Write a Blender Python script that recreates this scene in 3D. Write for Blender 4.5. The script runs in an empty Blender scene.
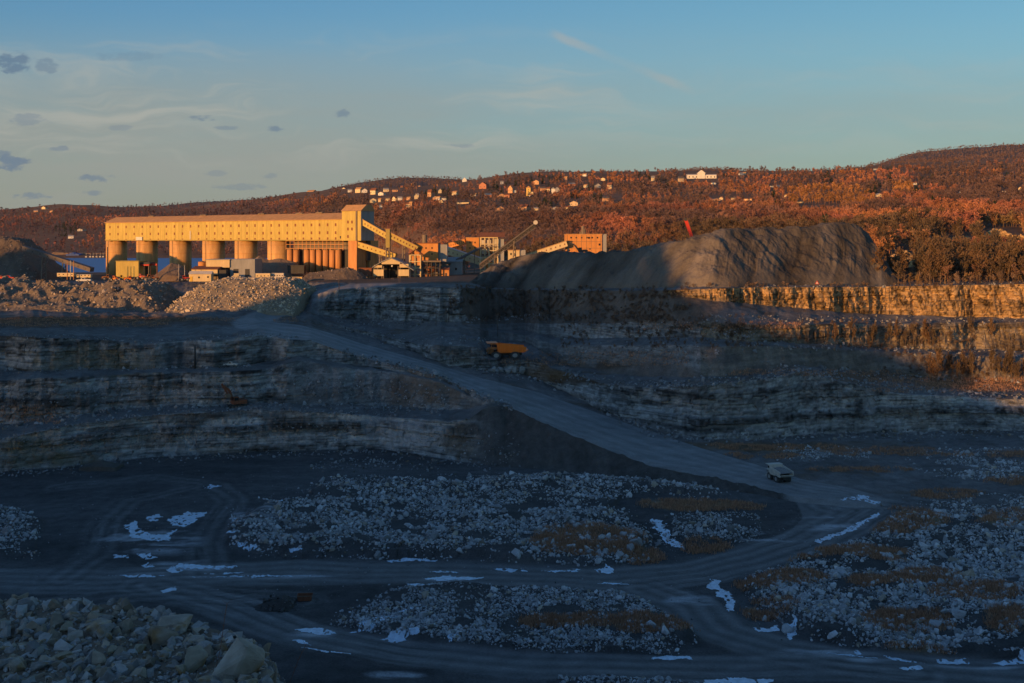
import bpy, bmesh, math, random
import numpy as np
from mathutils import Vector, Matrix

random.seed(7)
rng = np.random.default_rng(7)
C = bpy.context.scene.collection
H, F, CX, HY = 75.0, 1100.0, 512.0, 240.0        # eye height, focal length and horizon used to lay the place out
R = math.radians
SUN_EL, SUN_AZ = 6.0, 40.0                        # sun low, behind the viewer and to the left

# ------------------------------------------------------------------ noise
def _hash(ix, iy, iz, seed):
    h = (ix.astype(np.int64) * 374761393 + iy.astype(np.int64) * 668265263 + iz * 1274126177 + seed * 974634533) & 0xFFFFFFFF
    h = ((h ^ (h >> 13)) * 1274126177) & 0xFFFFFFFF
    h = ((h ^ (h >> 16)) * 2246822519) & 0xFFFFFFFF
    return (h ^ (h >> 15)).astype(np.float64) / 4294967295.0
def vn(x, y, seed=0):
    x = np.asarray(x, float); y = np.asarray(y, float)
    ix = np.floor(x); iy = np.floor(y); fx = x - ix; fy = y - iy
    fx = fx * fx * (3 - 2 * fx); fy = fy * fy * (3 - 2 * fy)
    a = _hash(ix, iy, 0, seed); b = _hash(ix + 1, iy, 0, seed); c = _hash(ix, iy + 1, 0, seed); d = _hash(ix + 1, iy + 1, 0, seed)
    return (a + (b - a) * fx) * (1 - fy) + (c + (d - c) * fx) * fy
def fbm(x, y, seed=0, o=4, g=0.5):
    x = np.asarray(x, float); y = np.asarray(y, float)
    s = 0; a = 1.0; t = 0
    for k in range(o):
        s = s + a * (vn(x, y, seed + 31 * k) - .5); t += a * .5; a *= g; x = x * 2.03 + 11.3; y = y * 2.03 + 5.7
    return s / t                                   # about -1 .. 1
def sstep(a, b, x):
    t = np.clip((np.asarray(x, float) - a) / (b - a), 0, 1); return t * t * (3 - 2 * t)
def pip(px, py, poly):
    ins = np.zeros(np.shape(px), bool); n = len(poly)
    for i in range(n):
        x0, y0 = poly[i]; x1, y1 = poly[(i + 1) % n]
        if y0 == y1: continue
        c = ((y0 > py) != (y1 > py)) & (px < (x1 - x0) * (py - y0) / (y1 - y0) + x0)
        ins ^= c
    return ins
def soft(px, py, poly, rx=6, ry=2.5):
    s = np.zeros(np.shape(px))
    for a in range(8):
        s += pip(px + rx * math.cos(a * .785), py + ry * math.sin(a * .785), poly)
    return (s + pip(px, py, poly) * 2) / 10.0

# ------------------------------------------------------------------ mesh helpers
def tag(o, label=None, cat=None, group=None, kind=None):
    if label: o['label'] = label
    if cat: o['category'] = cat
    if group: o['group'] = group
    if kind: o['kind'] = kind
    return o
def raw_mesh(name, V, Fc, col=None, smooth=False, mats=None):
    """V n*3, Fc m*k (all faces the same size)"""
    V = np.asarray(V, np.float32); Fc = np.asarray(Fc, np.int32)
    me = bpy.data.meshes.new(name); n, (m, k) = len(V), Fc.shape
    me.vertices.add(n); me.vertices.foreach_set('co', V.ravel())
    me.loops.add(m * k); me.loops.foreach_set('vertex_index', Fc.ravel())
    me.polygons.add(m); me.polygons.foreach_set('loop_start', np.arange(0, m * k, k, dtype=np.int32))
    me.polygons.foreach_set('use_smooth', np.full(m, smooth))
    me.update(calc_edges=True)
    if col is not None:
        c = np.ones((n, 4), np.float32); c[:, :3] = col
        me.color_attributes.new('col', 'FLOAT_COLOR', 'POINT').data.foreach_set('color', c.ravel())
    for mt in (mats or []): me.materials.append(mt)
    return me
def link(name, me, parent=None, loc=None):
    o = bpy.data.objects.new(name, me); C.objects.link(o)
    if parent is not None: o.parent = parent
    if loc is not None: o.location = loc
    return o
def empty(name, loc, rz=0):
    o = bpy.data.objects.new(name, None); C.objects.link(o); o.location = loc; o.rotation_euler = (0, 0, rz); o.empty_display_size = .5; return o
def copy_tree(o, parent=None):
    c = o.copy(); C.objects.link(c)
    if parent is not None: c.parent = parent
    for ch in list(o.children): copy_tree(ch, c)
    return c

class MB:
    """collects boxes, bars, tubes and loose polygons into ONE mesh"""
    def __init__(s): s.v = []; s.f = []
    def poly(s, pts, faces):
        b = len(s.v); s.v += [tuple(p) for p in pts]; s.f += [tuple(b + i for i in f) for f in faces]; return s
    def box(s, x0, x1, y0, y1, z0, z1, M=None):
        p = [Vector((x, y, z)) for z in (z0, z1) for x, y in ((x0, y0), (x1, y0), (x1, y1), (x0, y1))]
        if M is not None: p = [M @ q for q in p]
        return s.poly(p, [(3, 2, 1, 0), (4, 5, 6, 7), (0, 1, 5, 4), (1, 2, 6, 5), (2, 3, 7, 6), (3, 0, 4, 7)])
    def prism(s, pts, ax):
        """closed outline pts extruded by vector ax"""
        n = len(pts); ax = Vector(ax); a = [Vector(p) for p in pts]; b = [p + ax for p in a]
        return s.poly(a + b, [tuple(range(n - 1, -1, -1)), tuple(range(n, 2 * n))] + [(i, (i + 1) % n, n + (i + 1) % n, n + i) for i in range(n)])
    def bar(s, a, b, w, h=None):
        a = Vector(a); b = Vector(b); h = h or w; d = (b - a)
        if d.length < 1e-6: return s
        d.normalize(); up = Vector((0, 0, 1)) if abs(d.z) < .98 else Vector((0, 1, 0))
        sx = d.cross(up).normalized() * (w / 2); sz = sx.normalized().cross(d) * (h / 2)
        p = [q + i * sx + j * sz for q in (a, b) for i, j in ((-1, -1), (1, -1), (1, 1), (-1, 1))]
        return s.poly(p, [(3, 2, 1, 0), (4, 5, 6, 7), (0, 1, 5, 4), (1, 2, 6, 5), (2, 3, 7, 6), (3, 0, 4, 7)])
    def cyl(s, a, b, r0, r1=None, n=12):
        a = Vector(a); b = Vector(b); r1 = r0 if r1 is None else r1; d = (b - a).normalized()
        up = Vector((0, 0, 1)) if abs(d.z) < .98 else Vector((0, 1, 0)); u = d.cross(up).normalized(); w = u.cross(d)
        ring = lambda c, r: [c + r * (math.cos(t) * u + math.sin(t) * w) for t in [2 * math.pi * i / n for i in range(n)]]
        return s.poly(ring(a, r0) + ring(b, r1), [tuple(range(n)), tuple(range(2 * n - 1, n - 1, -1))] + [(i, n + i, n + (i + 1) % n, (i + 1) % n) for i in range(n)])
    def build(s, name, mat, parent=None, origin=None, smooth=False, bevel=0):
        o3 = Vector(origin) if origin is not None else Vector((0, 0, 0))
        me = bpy.data.meshes.new(name); me.from_pydata([tuple(Vector(p) - o3) for p in s.v], [], s.f)
        bm = bmesh.new(); bm.from_mesh(me); bmesh.ops.recalc_face_normals(bm, faces=bm.faces); bm.to_mesh(me); bm.free()
        me.materials.append(mat)
        if smooth:
            me.polygons.foreach_set('use_smooth', [len(p.vertices) == 4 for p in me.polygons])
        o = link(name, me, parent)
        if parent is None and origin is not None: o.location = o3
        return o

def W(px, py, d):
    """the point that lies d metres ahead and shows at that spot of the photograph"""
    return Vector(((px - CX) / F * d, d, H - (py - HY) / F * d))

# ------------------------------------------------------------------ materials
def mat_base(name):
    m = bpy.data.materials.new(name); m.use_nodes = True; nt = m.node_tree
    return m, nt, nt.nodes, nt.nodes['Principled BSDF']
def mat_attr(name, rough=.95, n1=.35, n2=3.0, lo=.6, hi=1.4, bump=.6, dist=.3, spec=.15):
    """base colour from the mesh's own colour attribute, mottled with two noises in metres"""
    m, nt, N, b = mat_base(name)
    at = N.new('ShaderNodeAttribute'); at.attribute_name = 'col'
    tc = N.new('ShaderNodeTexCoord')
    def noise(sc, det=5):
        n = N.new('ShaderNodeTexNoise'); n.inputs['Scale'].default_value = sc; n.inputs['Detail'].default_value = det; n.inputs['Roughness'].default_value = .65
        nt.links.new(tc.outputs['Object'], n.inputs['Vector']); return n
    a, c = noise(n1), noise(n2)
    ad = N.new('ShaderNodeMath'); ad.operation = 'ADD'; nt.links.new(a.outputs[0], ad.inputs[0]); nt.links.new(c.outputs[0], ad.inputs[1])
    mr = N.new('ShaderNodeMapRange'); mr.inputs[1].default_value = .65; mr.inputs[2].default_value = 1.35; mr.inputs[3].default_value = lo; mr.inputs[4].default_value = hi
    nt.links.new(ad.outputs[0], mr.inputs[0])
    mx = N.new('ShaderNodeVectorMath'); mx.operation = 'SCALE'; nt.links.new(at.outputs['Color'], mx.inputs[0]); nt.links.new(mr.outputs[0], mx.inputs['Scale'])
    nt.links.new(mx.outputs[0], b.inputs['Base Color'])
    b.inputs['Roughness'].default_value = rough; b.inputs['Specular IOR Level'].default_value = spec
    if bump:
        bp = N.new('ShaderNodeBump'); bp.inputs['Strength'].default_value = bump; bp.inputs['Distance'].default_value = dist
        nt.links.new(ad.outputs[0], bp.inputs['Height']); nt.links.new(bp.outputs[0], b.inputs['Normal'])
    return m
def mat_plain(name, col, rough=.8, var=.18, sc=.6, metal=0, streak=True, spec=.3, ribs=0):
    """painted, concrete or metal surface with weathering streaks; ribs = corrugations per metre"""
    m, nt, N, b = mat_base(name)
    tc = N.new('ShaderNodeTexCoord'); mp = N.new('ShaderNodeMapping'); mp.inputs['Scale'].default_value = (1, 1, .18 if streak else 1)
    nt.links.new(tc.outputs['Object'], mp.inputs[0])
    n = N.new('ShaderNodeTexNoise'); n.inputs['Scale'].default_value = sc; n.inputs['Detail'].default_value = 6; n.inputs['Roughness'].default_value = .7
    nt.links.new(mp.outputs[0], n.inputs['Vector'])
    cr = N.new('ShaderNodeMapRange'); cr.inputs[1].default_value = .3; cr.inputs[2].default_value = .7; cr.inputs[3].default_value = 1 - var; cr.inputs[4].default_value = 1 + var
    nt.links.new(n.outputs[0], cr.inputs[0])
    mx = N.new('ShaderNodeVectorMath'); mx.operation = 'SCALE'; mx.inputs[0].default_value = col; nt.links.new(cr.outputs[0], mx.inputs['Scale'])
    nt.links.new(mx.outputs[0], b.inputs['Base Color'])
    b.inputs['Roughness'].default_value = rough; b.inputs['Metallic'].default_value = metal; b.inputs['Specular IOR Level'].default_value = spec
    if ribs:
        wv = N.new('ShaderNodeTexWave'); wv.bands_direction = 'X'; wv.inputs['Scale'].default_value = ribs; nt.links.new(tc.outputs['Object'], wv.inputs['Vector'])
        bp = N.new('ShaderNodeBump'); bp.inputs['Strength'].default_value = .4; bp.inputs['Distance'].default_value = .1
        nt.links.new(wv.outputs[0], bp.inputs['Height']); nt.links.new(bp.outputs[0], b.inputs['Normal'])
    return m

M = {}
M['ground'] = mat_attr('quarry_floor_stone_dust', n1=.25, n2=2.6, lo=.5, hi=1.5, bump=.9, dist=.3)
M['road'] = mat_attr('packed_haul_road', n1=.22, n2=2.4, lo=.65, hi=1.35, bump=.6, dist=.15, rough=.85)
M['face'] = mat_attr('limestone_face', n1=.45, n2=3.2, lo=.6, hi=1.4, bump=.8, dist=.35)
M['hill'] = mat_attr('forest_floor', n1=.03, n2=.25, lo=.6, hi=1.4, bump=0)
M['rock'] = mat_attr('broken_limestone', n1=.6, n2=3, lo=.7, hi=1.3, bump=.6, dist=.12)
M['tree'] = mat_attr('bark_and_twigs', n1=.2, n2=2, lo=.8, hi=1.2, bump=0)
M['grass'] = mat_attr('dry_grass', n1=.3, n2=3, lo=.8, hi=1.2, bump=0)
M['pile'] = mat_attr('crushed_stone', n1=.08, n2=.9, lo=.75, hi=1.25, bump=.7, dist=.4)
M['snow'] = mat_plain('old_snow', (.60, .74, .88), .4, .3, .9, streak=False)
M['yellow'] = mat_plain('yellow_corrugated_sheet', (.52, .40, .11), .7, .2, .35, ribs=0)
M['yellow_trim'] = mat_plain('yellow_sheet_weathered', (.38, .30, .09), .7, .15, .3)
M['roof_or'] = mat_plain('rusty_sheet_roof', (.50, .29, .13), .8, .2, .3)
M['concrete'] = mat_plain('silo_concrete', (.62, .37, .15), .9, .28, .35)
M['concrete_or'] = mat_plain('rust_stained_concrete', (.56, .27, .10), .9, .25, .3)
M['brick'] = mat_plain('orange_sheet_cladding', (.60, .27, .08), .8, .2, .3)
M['cream'] = mat_plain('cream_sheet', (.62, .50, .28), .75, .15, .4)
M['pale'] = mat_plain('pale_grey_sheet', (.55, .52, .46), .6, .15, .4)
M['dark'] = mat_plain('dark_steel', (.05, .05, .05), .6, .3, .8)
M['steel'] = mat_plain('weathered_steel', (.20, .16, .12), .7, .3, .8)
M['rust'] = mat_plain('rust', (.22, .09, .05), .85, .3, 1)
M['belt'] = mat_plain('conveyor_gallery_sheet', (.14, .12, .11), .8, .25, .4)
M['grey'] = mat_plain('grey_sheet', (.30, .31, .31), .7, .2, .4)
M['blue'] = mat_plain('blue_tarp', (.02, .08, .35), .5, .15, .5)
M['red'] = mat_plain('red_paint', (.55, .05, .03), .5, .15, 1)
M['orange'] = mat_plain('orange_paint', (.85, .20, .01), .45, .12, 1, spec=.5)
M['orange_dull'] = mat_plain('dusty_orange_paint', (.38, .16, .06), .7, .25, 1)
M['ochre'] = mat_plain('yellow_machine_paint', (.62, .40, .05), .55, .15, 1)
M['white'] = mat_plain('dusty_white_paint', (.62, .62, .58), .6, .15, .8)
M['tyre'] = mat_plain('dusty_rubber', (.06, .06, .06), .9, .3, 2)
M['rim'] = mat_plain('wheel_rim', (.30, .30, .29), .6, .2, 2)
M['glass'] = mat_plain('dark_glass', (.015, .018, .02), .12, .1, 1, spec=.6)
M['wood'] = mat_plain('grey_wood_pole', (.13, .10, .08), .9, .3, 2)
M['water'] = None
# ------------------------------------------------------------------ terrain: one sheet, laid out as benches one behind the other
def PL(*pts):
    xs = [p[0] for p in pts]; ys = [p[1] for p in pts]
    return lambda x: np.interp(x, xs, ys)
px_cols = np.concatenate([np.arange(-760, -60, 20), np.arange(-60, 1084.1, 1.25), np.arange(1104, 1800, 20)])
NC = len(px_cols)
q = (px_cols - CX) / F
segs = []   # (name, y at the far end, slope, rows)
def seg(name, y, s, rows): segs.append((name, y, s if callable(s) else (lambda v: (lambda x: np.full_like(x, v, dtype=float)))(s), rows))
seg('floor', PL((0, 472), (60, 468), (150, 458), (256, 452), (380, 449), (460, 462), (500, 467), (560, 471), (640, 478), (700, 486), (760, 495), (800, 503), (850, 507), (885, 509), (1024, 520)), 0.0, 190)
seg('faceA', PL((0, 440), (40, 432), (80, 424), (130, 418), (200, 413), (256, 410), (350, 414), (400, 418), (450, 421), (470, 418), (480, 411), (490, 405), (512, 409), (560, 431), (650, 465), (760, 488), (800, 497), (850, 502), (885, 506), (1024, 516)), PL((0, 3), (410, 2.4), (450, 1.5), (505, .75), (800, .6), (900, .15)), 46)
seg('benchA', PL((0, 426), (60, 418), (130, 409), (256, 405), (350, 405), (400, 407), (440, 410), (470, 409), (480, 405), (490, 404), (512, 408), (560, 430), (650, 464), (760, 487), (800, 496), (850, 501), (885, 505), (1024, 515)), .03, 10)
seg('faceB', PL((0, 380), (60, 378), (130, 374), (256, 370), (300, 362), (340, 368), (390, 373), (440, 382), (470, 397), (480, 400), (490, 403), (512, 407), (560, 429), (650, 463), (760, 486), (800, 495), (850, 500), (885, 504), (1024, 514)), PL((0, 2.5), (250, 2), (310, .9), (440, 1.1), (480, 1), (500, .02)), 40)
seg('benchB', PL((0, 371), (60, 370.5), (130, 369), (195, 367), (256, 365), (300, 357), (340, 364), (390, 370), (440, 379), (470, 395), (480, 398.5), (490, 402), (512, 406), (560, 428), (650, 462), (760, 485), (800, 494), (850, 499), (885, 503), (1024, 513)), .04, 8)
seg('faceC', PL((0, 336), (100, 340), (150, 343), (190, 341), (256, 336), (310, 340), (340, 352), (390, 364), (440, 376), (470, 392), (480, 397.5), (490, 401), (512, 405), (560, 427), (650, 461), (760, 484), (800, 493), (850, 498), (885, 502), (1024, 512)), PL((0, 2.5), (330, 2), (480, 1), (500, .02)), 36)
seg('road', PL((0, 331), (200, 331), (235, 327), (262, 321), (300, 325), (330, 333), (360, 343), (420, 360), (480, 378), (540, 393), (620, 421), (700, 448), (760, 466), (800, 479), (850, 489), (885, 498), (1024, 508)), PL((0, .03), (300, .0), (900, 0)), 30)
seg('verge', PL((0, 328), (250, 318), (300, 321), (340, 328), (380, 340), (420, 355), (450, 367), (525, 375), (560, 389), (600, 410), (650, 429), (700, 441), (760, 440), (800, 436), (860, 434), (900, 434), (960, 430), (1024, 432)), PL((0, .03), (300, .02), (600, .03), (760, 0)), 50)
seg('faceD', PL((0, 327), (250, 317), (300, 319), (340, 325), (380, 335), (420, 345), (460, 345), (480, 348), (489, 359), (530, 360.5), (538, 359), (550, 368), (570, 373), (600, 383), (640, 388), (700, 385), (760, 380), (800, 372), (860, 386), (900, 394), (960, 397), (1024, 400)), PL((0, .03), (280, .05), (380, 1.5), (460, 3), (1024, 2.8)), 42)
seg('benchD', PL((0, 326), (250, 316), (300, 317), (340, 322), (400, 330), (460, 333), (525, 342), (560, 362), (600, 372), (650, 378), (700, 378), (760, 374), (800, 366), (880, 374), (960, 380), (1024, 381)), .03, 14)
seg('faceE', PL((0, 325), (250, 315), (300, 316), (340, 321), (400, 324.5), (460, 328), (525, 336), (560, 346), (650, 346), (760, 347), (800, 348), (900, 352), (960, 355), (1024, 358)), PL((0, .03), (300, .05), (460, .3), (540, .9), (1024, 1)), 32)
seg('benchE', PL((0, 324), (250, 314), (300, 314.5), (340, 320), (400, 323), (460, 326.5), (525, 331), (560, 338), (700, 338), (800, 344), (900, 348), (1024, 350)), .04, 9)
seg('faceF', PL((0, 322), (250, 312.5), (300, 313), (340, 319), (400, 322), (460, 325), (525, 324), (600, 324), (700, 323), (800, 325), (900, 324), (1024, 322)), PL((0, .03), (300, .05), (460, .4), (700, 1.6), (1024, 1.8)), 24)
seg('benchF', PL((0, 321), (250, 311), (300, 311), (340, 318), (400, 321), (460, 322), (520, 315), (560, 314), (610, 309), (640, 302), (664, 294.5), (700, 299), (760, 305.5), (860, 314), (1024, 319)), PL((0, .03), (480, .1), (600, .3), (650, .75), (690, .6), (740, .15), (800, .08)), 14)
seg('faceG', PL((0, 318), (200, 312), (250, 307), (300, 299), (330, 291), (360, 287.5), (460, 287.5), (560, 291), (660, 290.5), (760, 287), (860, 287), (1024, 284)), PL((0, .03), (270, .03), (310, .2), (340, 2), (450, 2), (480, .8), (640, .8), (690, 3), (1024, 3)), 34)
seg('plateau', PL((0, 281), (250, 282), (360, 284), (460, 284), (560, 287), (660, 286), (760, 283.5), (1024, 280)), PL((0, .02), (300, .03), (1024, .02)), 34)
far = [  # (name, y, d, rows)
 ('shore', PL((0, 274), (360, 274), (430, 272), (560, 268), (700, 262), (850, 257), (1024, 260)), PL((0, 1010), (430, 1010), (560, 960), (700, 900), (850, 860), (1024, 860)), 10),
 ('beach', PL((0, 273.6), (370, 273.6), (430, 266), (560, 256), (700, 245), (850, 238), (1024, 243)), PL((0, 1150), (430, 1150), (700, 1100), (1024, 1000)), 12),
 ('lake', PL((0, 258), (370, 258), (430, 250), (560, 232), (700, 222), (850, 218), (1024, 222)), PL((0, 2140), (370, 2140), (430, 1500), (560, 1400), (1024, 1300)), 24),
 ('hillA', PL((0, 244), (60, 240), (200, 238), (300, 224), (360, 216), (430, 212), (560, 207), (700, 205), (850, 200), (1024, 200)), PL((0, 2600), (200, 2500), (360, 2400), (430, 1900), (560, 1800), (850, 1800), (1024, 1600)), 28),
 ('hillB', PL((0, 224), (100, 222), (200, 220), (300, 203), (360, 198), (430, 197), (560, 197), (700, 190), (850, 186), (1024, 180)), PL((0, 3300), (200, 3000), (360, 2600), (430, 2300), (560, 2250), (700, 2300), (850, 2400), (1024, 2000)), 26),
 ('hillC', PL((0, 211), (30, 208), (60, 205), (90, 204), (120, 209), (160, 209), (200, 207), (250, 200), (300, 193), (360, 187), (430, 186), (465, 182), (485, 180), (500, 175), (520, 172), (560, 172), (600, 172), (640, 171), (700, 171), (740, 170), (800, 171), (850, 168), (900, 163), (960, 162), (1024, 160)), PL((0, 4200), (200, 3800), (300, 3300), (360, 3000), (430, 2900), (700, 3000), (850, 3200), (1024, 2800)), 26),
 ('dip', PL((0, 214), (200, 212), (300, 200), (360, 195), (430, 195), (520, 182), (700, 180), (850, 176), (900, 172), (1024, 170)), PL((0, 4800), (300, 4000), (1024, 3700)), 8),
 ('ridge', PL((0, 216), (300, 197), (350, 186), (380, 179), (410, 177), (450, 178), (480, 182), (540, 182), (660, 174), (690, 169), (715, 168), (740, 172), (860, 172), (900, 156), (925, 151), (980, 147), (1024, 144)), PL((0, 6500), (1024, 6500)), 16),
 ('beyond', PL((0, 226), (1024, 205)), PL((0, 9000), (1024, 9000)), 4)]

rowsD, rowsZ, rowsY, rowS, rowT = [], [], [], [], []
for dd, zz in zip(np.linspace(3, 172, 26), np.interp(np.linspace(3, 172, 26), [3, 40, 100, 172], [73.2, 53, 28, 0.0])):
    rowsD.append(np.full(NC, dd)); rowsZ.append(np.full(NC, zz)); rowsY.append(HY + F * (H - rowsZ[-1]) / rowsD[-1]); rowS.append('near'); rowT.append(1.0)
yp, dp, zp = rowsY[-1].copy(), rowsD[-1].copy(), rowsZ[-1].copy()
slopes = {}
for i, (nm, yf, sf, nr) in enumerate(segs):
    y1 = yf(px_cols) + (fbm(px_cols / 37., np.full(NC, i * 3.3), 5, 4) * ((2.3 if i < 7 else 1.5) if nm[:4] in ('face', 'benc') else .4)) * (0.22 if nm in ('faceG', 'plateau', 'benchF') else 1) * sstep(60, 0, np.abs(px_cols - 690) * (1 if False else 0))
    y1 = np.minimum(y1, yp - .25); s = sf(px_cols).copy()
    if nm in ('faceA', 'faceB', 'faceC', 'faceD'): s = np.where(s > 1.2, 1.2 + (s - 1.2) * np.clip(.75 + 1.5 * fbm(px_cols / 55., px_cols * 0 + i * 7.1, 9, 4), 0, 1.15) - .75 * np.clip(fbm(px_cols / 38., px_cols * 0 + i * 5.3, 10, 3) * 2 - .3, 0, 1), s)
    slopes[nm] = s
    kp = (H - zp) / dp
    for r in range(1, nr + 1):
        t = r / nr; y = yp + (y1 - yp) * t; k = (y - HY) / F
        d = dp * (kp + s) / np.maximum(k + s, 1e-3); z = H - k * d
        rowsD.append(d); rowsZ.append(z); rowsY.append(y); rowS.append(nm); rowT.append(t)
    yp, dp, zp = rowsY[-1].copy(), rowsD[-1].copy(), rowsZ[-1].copy()
def smooth(v, s):
    g = np.exp(-.5 * ((px_cols[:, None] - px_cols[None]) / s) ** 2) * np.gradient(px_cols)[None]; g /= g.sum(1)[:, None]; return g @ v
for nm, yf, df, nr in far:
    y1 = yf(px_cols); d1 = df(px_cols)
    if nm not in ('shore', 'beach', 'lake'): y1, d1 = smooth(y1, 22), smooth(d1, 60)
    d1 = np.maximum(d1, dp + 60); z1 = H - (y1 - HY) / F * d1
    if nm == 'beach': z1 = np.where(px_cols < 371, 40.0, z1)
    if nm == 'lake': z1 = np.where(px_cols < 371, 40.0, z1)
    for r in range(1, nr + 1):
        t = r / nr; d = dp + (d1 - dp) * t; z = zp + (z1 - zp) * t
        rowsD.append(d); rowsZ.append(z); rowsY.append(HY + F * (H - z) / d); rowS.append(nm); rowT.append(t)
    dp, zp = rowsD[-1].copy(), rowsZ[-1].copy()
D = np.array(rowsD); Z = np.array(rowsZ); Yb = np.array(rowsY); NR = len(D)
rowT = np.array(rowT); SEG = np.array(rowS); PX = np.broadcast_to(px_cols, D.shape)
X = PX_X = q[None, :] * D
def rows_of(*n): return np.isin(SEG, n)

col = np.zeros((NR, NC, 3)); cat = np.zeros((NR, NC), np.int8)      # 0 floor 1 road 2 rock face 3 hillside 4 lake
def setc(mask, c, w=1.0):
    w = (np.broadcast_to(w, mask.shape) * mask)[..., None]; col[...] = col * (1 - w) + np.array(c) * w

# ---- the floor, its rock fields and roads -------------------------------------------------
fl = rows_of('floor', 'near'); FLI = np.where(fl)[0]
XF, DF, PF, YF = X[FLI], D[FLI], PX[FLI], Yb[FLI]
FIELDS = {  # spread of blasted rock: outline, height of the heap, rocks, size
 'centre': ([(232, 545), (228, 520), (300, 497), (340, 480), (480, 478), (600, 474), (660, 478), (745, 488), (700, 496), (640, 494), (600, 512), (650, 528), (655, 540), (618, 568), (520, 562), (420, 556), (300, 556)], 3.6, 5200, 1.15),
 'islet': ([(672, 522), (700, 514), (752, 516), (762, 530), (730, 546), (690, 548)], 2.0, 500, .9),
 'lower': ([(330, 628), (400, 592), (470, 578), (560, 578), (640, 590), (650, 612), (700, 640), (640, 655), (540, 655), (430, 648)], 2.4, 3600, .85),
 'right': ([(745, 590), (800, 560), (880, 530), (920, 505), (985, 494), (1080, 500), (1080, 655), (1000, 655), (900, 655), (830, 640), (770, 610)], 3.0, 6500, 1.05),
 'right_back': ([(905, 462), (950, 450), (1070, 448), (1070, 480), (960, 480)], 1.2, 900, 1.0),
 'right_mid': ([(775, 452), (840, 447), (870, 455), (830, 462)], 1.0, 260, .9),
 'left': ([(-60, 505), (20, 508), (40, 530), (35, 556), (-60, 560)], 2.0, 700, 1.0),
 'bottom': ([(560, 678), (640, 672), (690, 683), (700, 700), (560, 700)], 1.0, 260, .8)}
warp_x = fbm(XF / 14., DF / 14., 3, 4) * 16; warp_y = fbm(XF / 14. + 9, DF / 14., 4, 4) * 5
bump = np.zeros(XF.shape); fieldm = np.zeros(XF.shape)
for nm, (poly, hh, n, sz) in FIELDS.items():
    m = soft(PF + warp_x, YF + warp_y, poly, 12, 5); fieldm = np.maximum(fieldm, m)
    bump = np.maximum(bump, hh * sstep(.1, 1, m) * (.55 + .45 * fbm(XF / 16., DF / 16., 6, 3)))
def on_floor(px, py): d = H * F / (py - HY); return ((px - CX) / F * d, d)
ROADS = [  # centre lines across the floor, half width in metres
 ([(840, 506), (868, 509), (846, 522), (800, 543), (750, 560), (700, 572), (600, 582), (520, 577), (420, 572), (300, 570), (200, 574), (100, 582), (0, 580), (-120, 576)], 8.5),
 ([(640, 588), (690, 604), (722, 630), (780, 650), (850, 662), (940, 669), (1024, 672), (1120, 674)], 6.5),
 ([(150, 586), (230, 606), (300, 634), (400, 652), (520, 664), (640, 670), (780, 668), (900, 670)], 6.0),
 ([(215, 572), (205, 545), (225, 520), (235, 500), (215, 484), (150, 476), (60, 486)], 4.5),
 ([(60, 580), (95, 556), (105, 525), (130, 500), (190, 486)], 4.0),
 ([(-80, 628), (60, 606), (180, 594), (300, 600)], 5.0)]
roadm = np.zeros(XF.shape); tracks = np.zeros(XF.shape)
wob = fbm(XF / 25., DF / 25., 8, 3) * 1.6
for pts, hw in ROADS:
    wp = [on_floor(*p) for p in pts]; best = np.full(XF.shape, 1e9); sgn = np.zeros(XF.shape)
    for (x0, d0), (x1, d1) in zip(wp[:-1], wp[1:]):
        vx, vd = x1 - x0, d1 - d0; L2 = vx * vx + vd * vd
        t = np.clip(((XF - x0) * vx + (DF - d0) * vd) / L2, 0, 1)
        ex, ed = XF - x0 - t * vx, DF - d0 - t * vd; dist = np.hypot(ex, ed)
        near = dist < best; best = np.where(near, dist, best); sgn = np.where(near, np.sign(vx * ed - vd * ex) * dist, sgn)
    e = sstep(hw + 1.5, hw - 1.0, best + wob) * (.45 if hw < 5.5 else 1.0); roadm = np.maximum(roadm, e)
    w2 = sstep(hw + 4, hw - 1, best)
    rut = np.sin((sgn + fbm(XF / 30., DF / 30., 12, 3) * 2.6) * 1.6) * .5 + np.sin((sgn + fbm(XF / 14., DF / 14., 15, 3) * 1.5) * 3.7 + 1) * .45 * sstep(-.1, .4, fbm(XF / 20., DF / 20., 18, 3))
    tracks += w2 * rut * (.5 + .5 * vn(XF / 22., DF / 22., 13))
roadm = np.maximum(roadm, sstep(.3, .7, soft(PF + warp_x * .15, YF + warp_y * .2, [(772, 491), (800, 494), (850, 499), (890, 503), (886, 511), (862, 530), (822, 549), (790, 556), (752, 554), (786, 534), (803, 517), (797, 503)], 5, 2)))
bump *= 1 - .95 * roadm; fieldm = fieldm * (1 - roadm)
Z[FLI] += np.where(DF > 165, bump + fbm(XF / 9., DF / 9., 1, 4) * (.35 + .5 * fieldm) * (1 - .8 * roadm) + fbm(XF / 45., DF / 45., 2, 3) * .8 * sstep(165, 185, DF) + tracks * .06, fbm(XF / 8., DF / 8., 1, 4) * 1.0) * sstep(1.0, .96, np.broadcast_to((rowT[FLI] * (SEG[FLI] == 'floor'))[:, None], XF.shape))
tone = fbm(XF / 30., DF / 18., 14, 4)
c0 = np.array([.098, .095, .094]) * (1 + .5 * tone + .25 * fbm(XF / 70., DF / 4., 16, 3))[..., None]
c0 = c0 * (1 - roadm[..., None]) + np.array([.17, .168, .165]) * roadm[..., None]
c0 *= np.clip(1 + .5 * tracks, .4, 1.9)[..., None]
c0 = c0 * (1 - .7 * fieldm[..., None]) + np.array([.085, .083, .08]) * (.7 * fieldm)[..., None]
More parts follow.
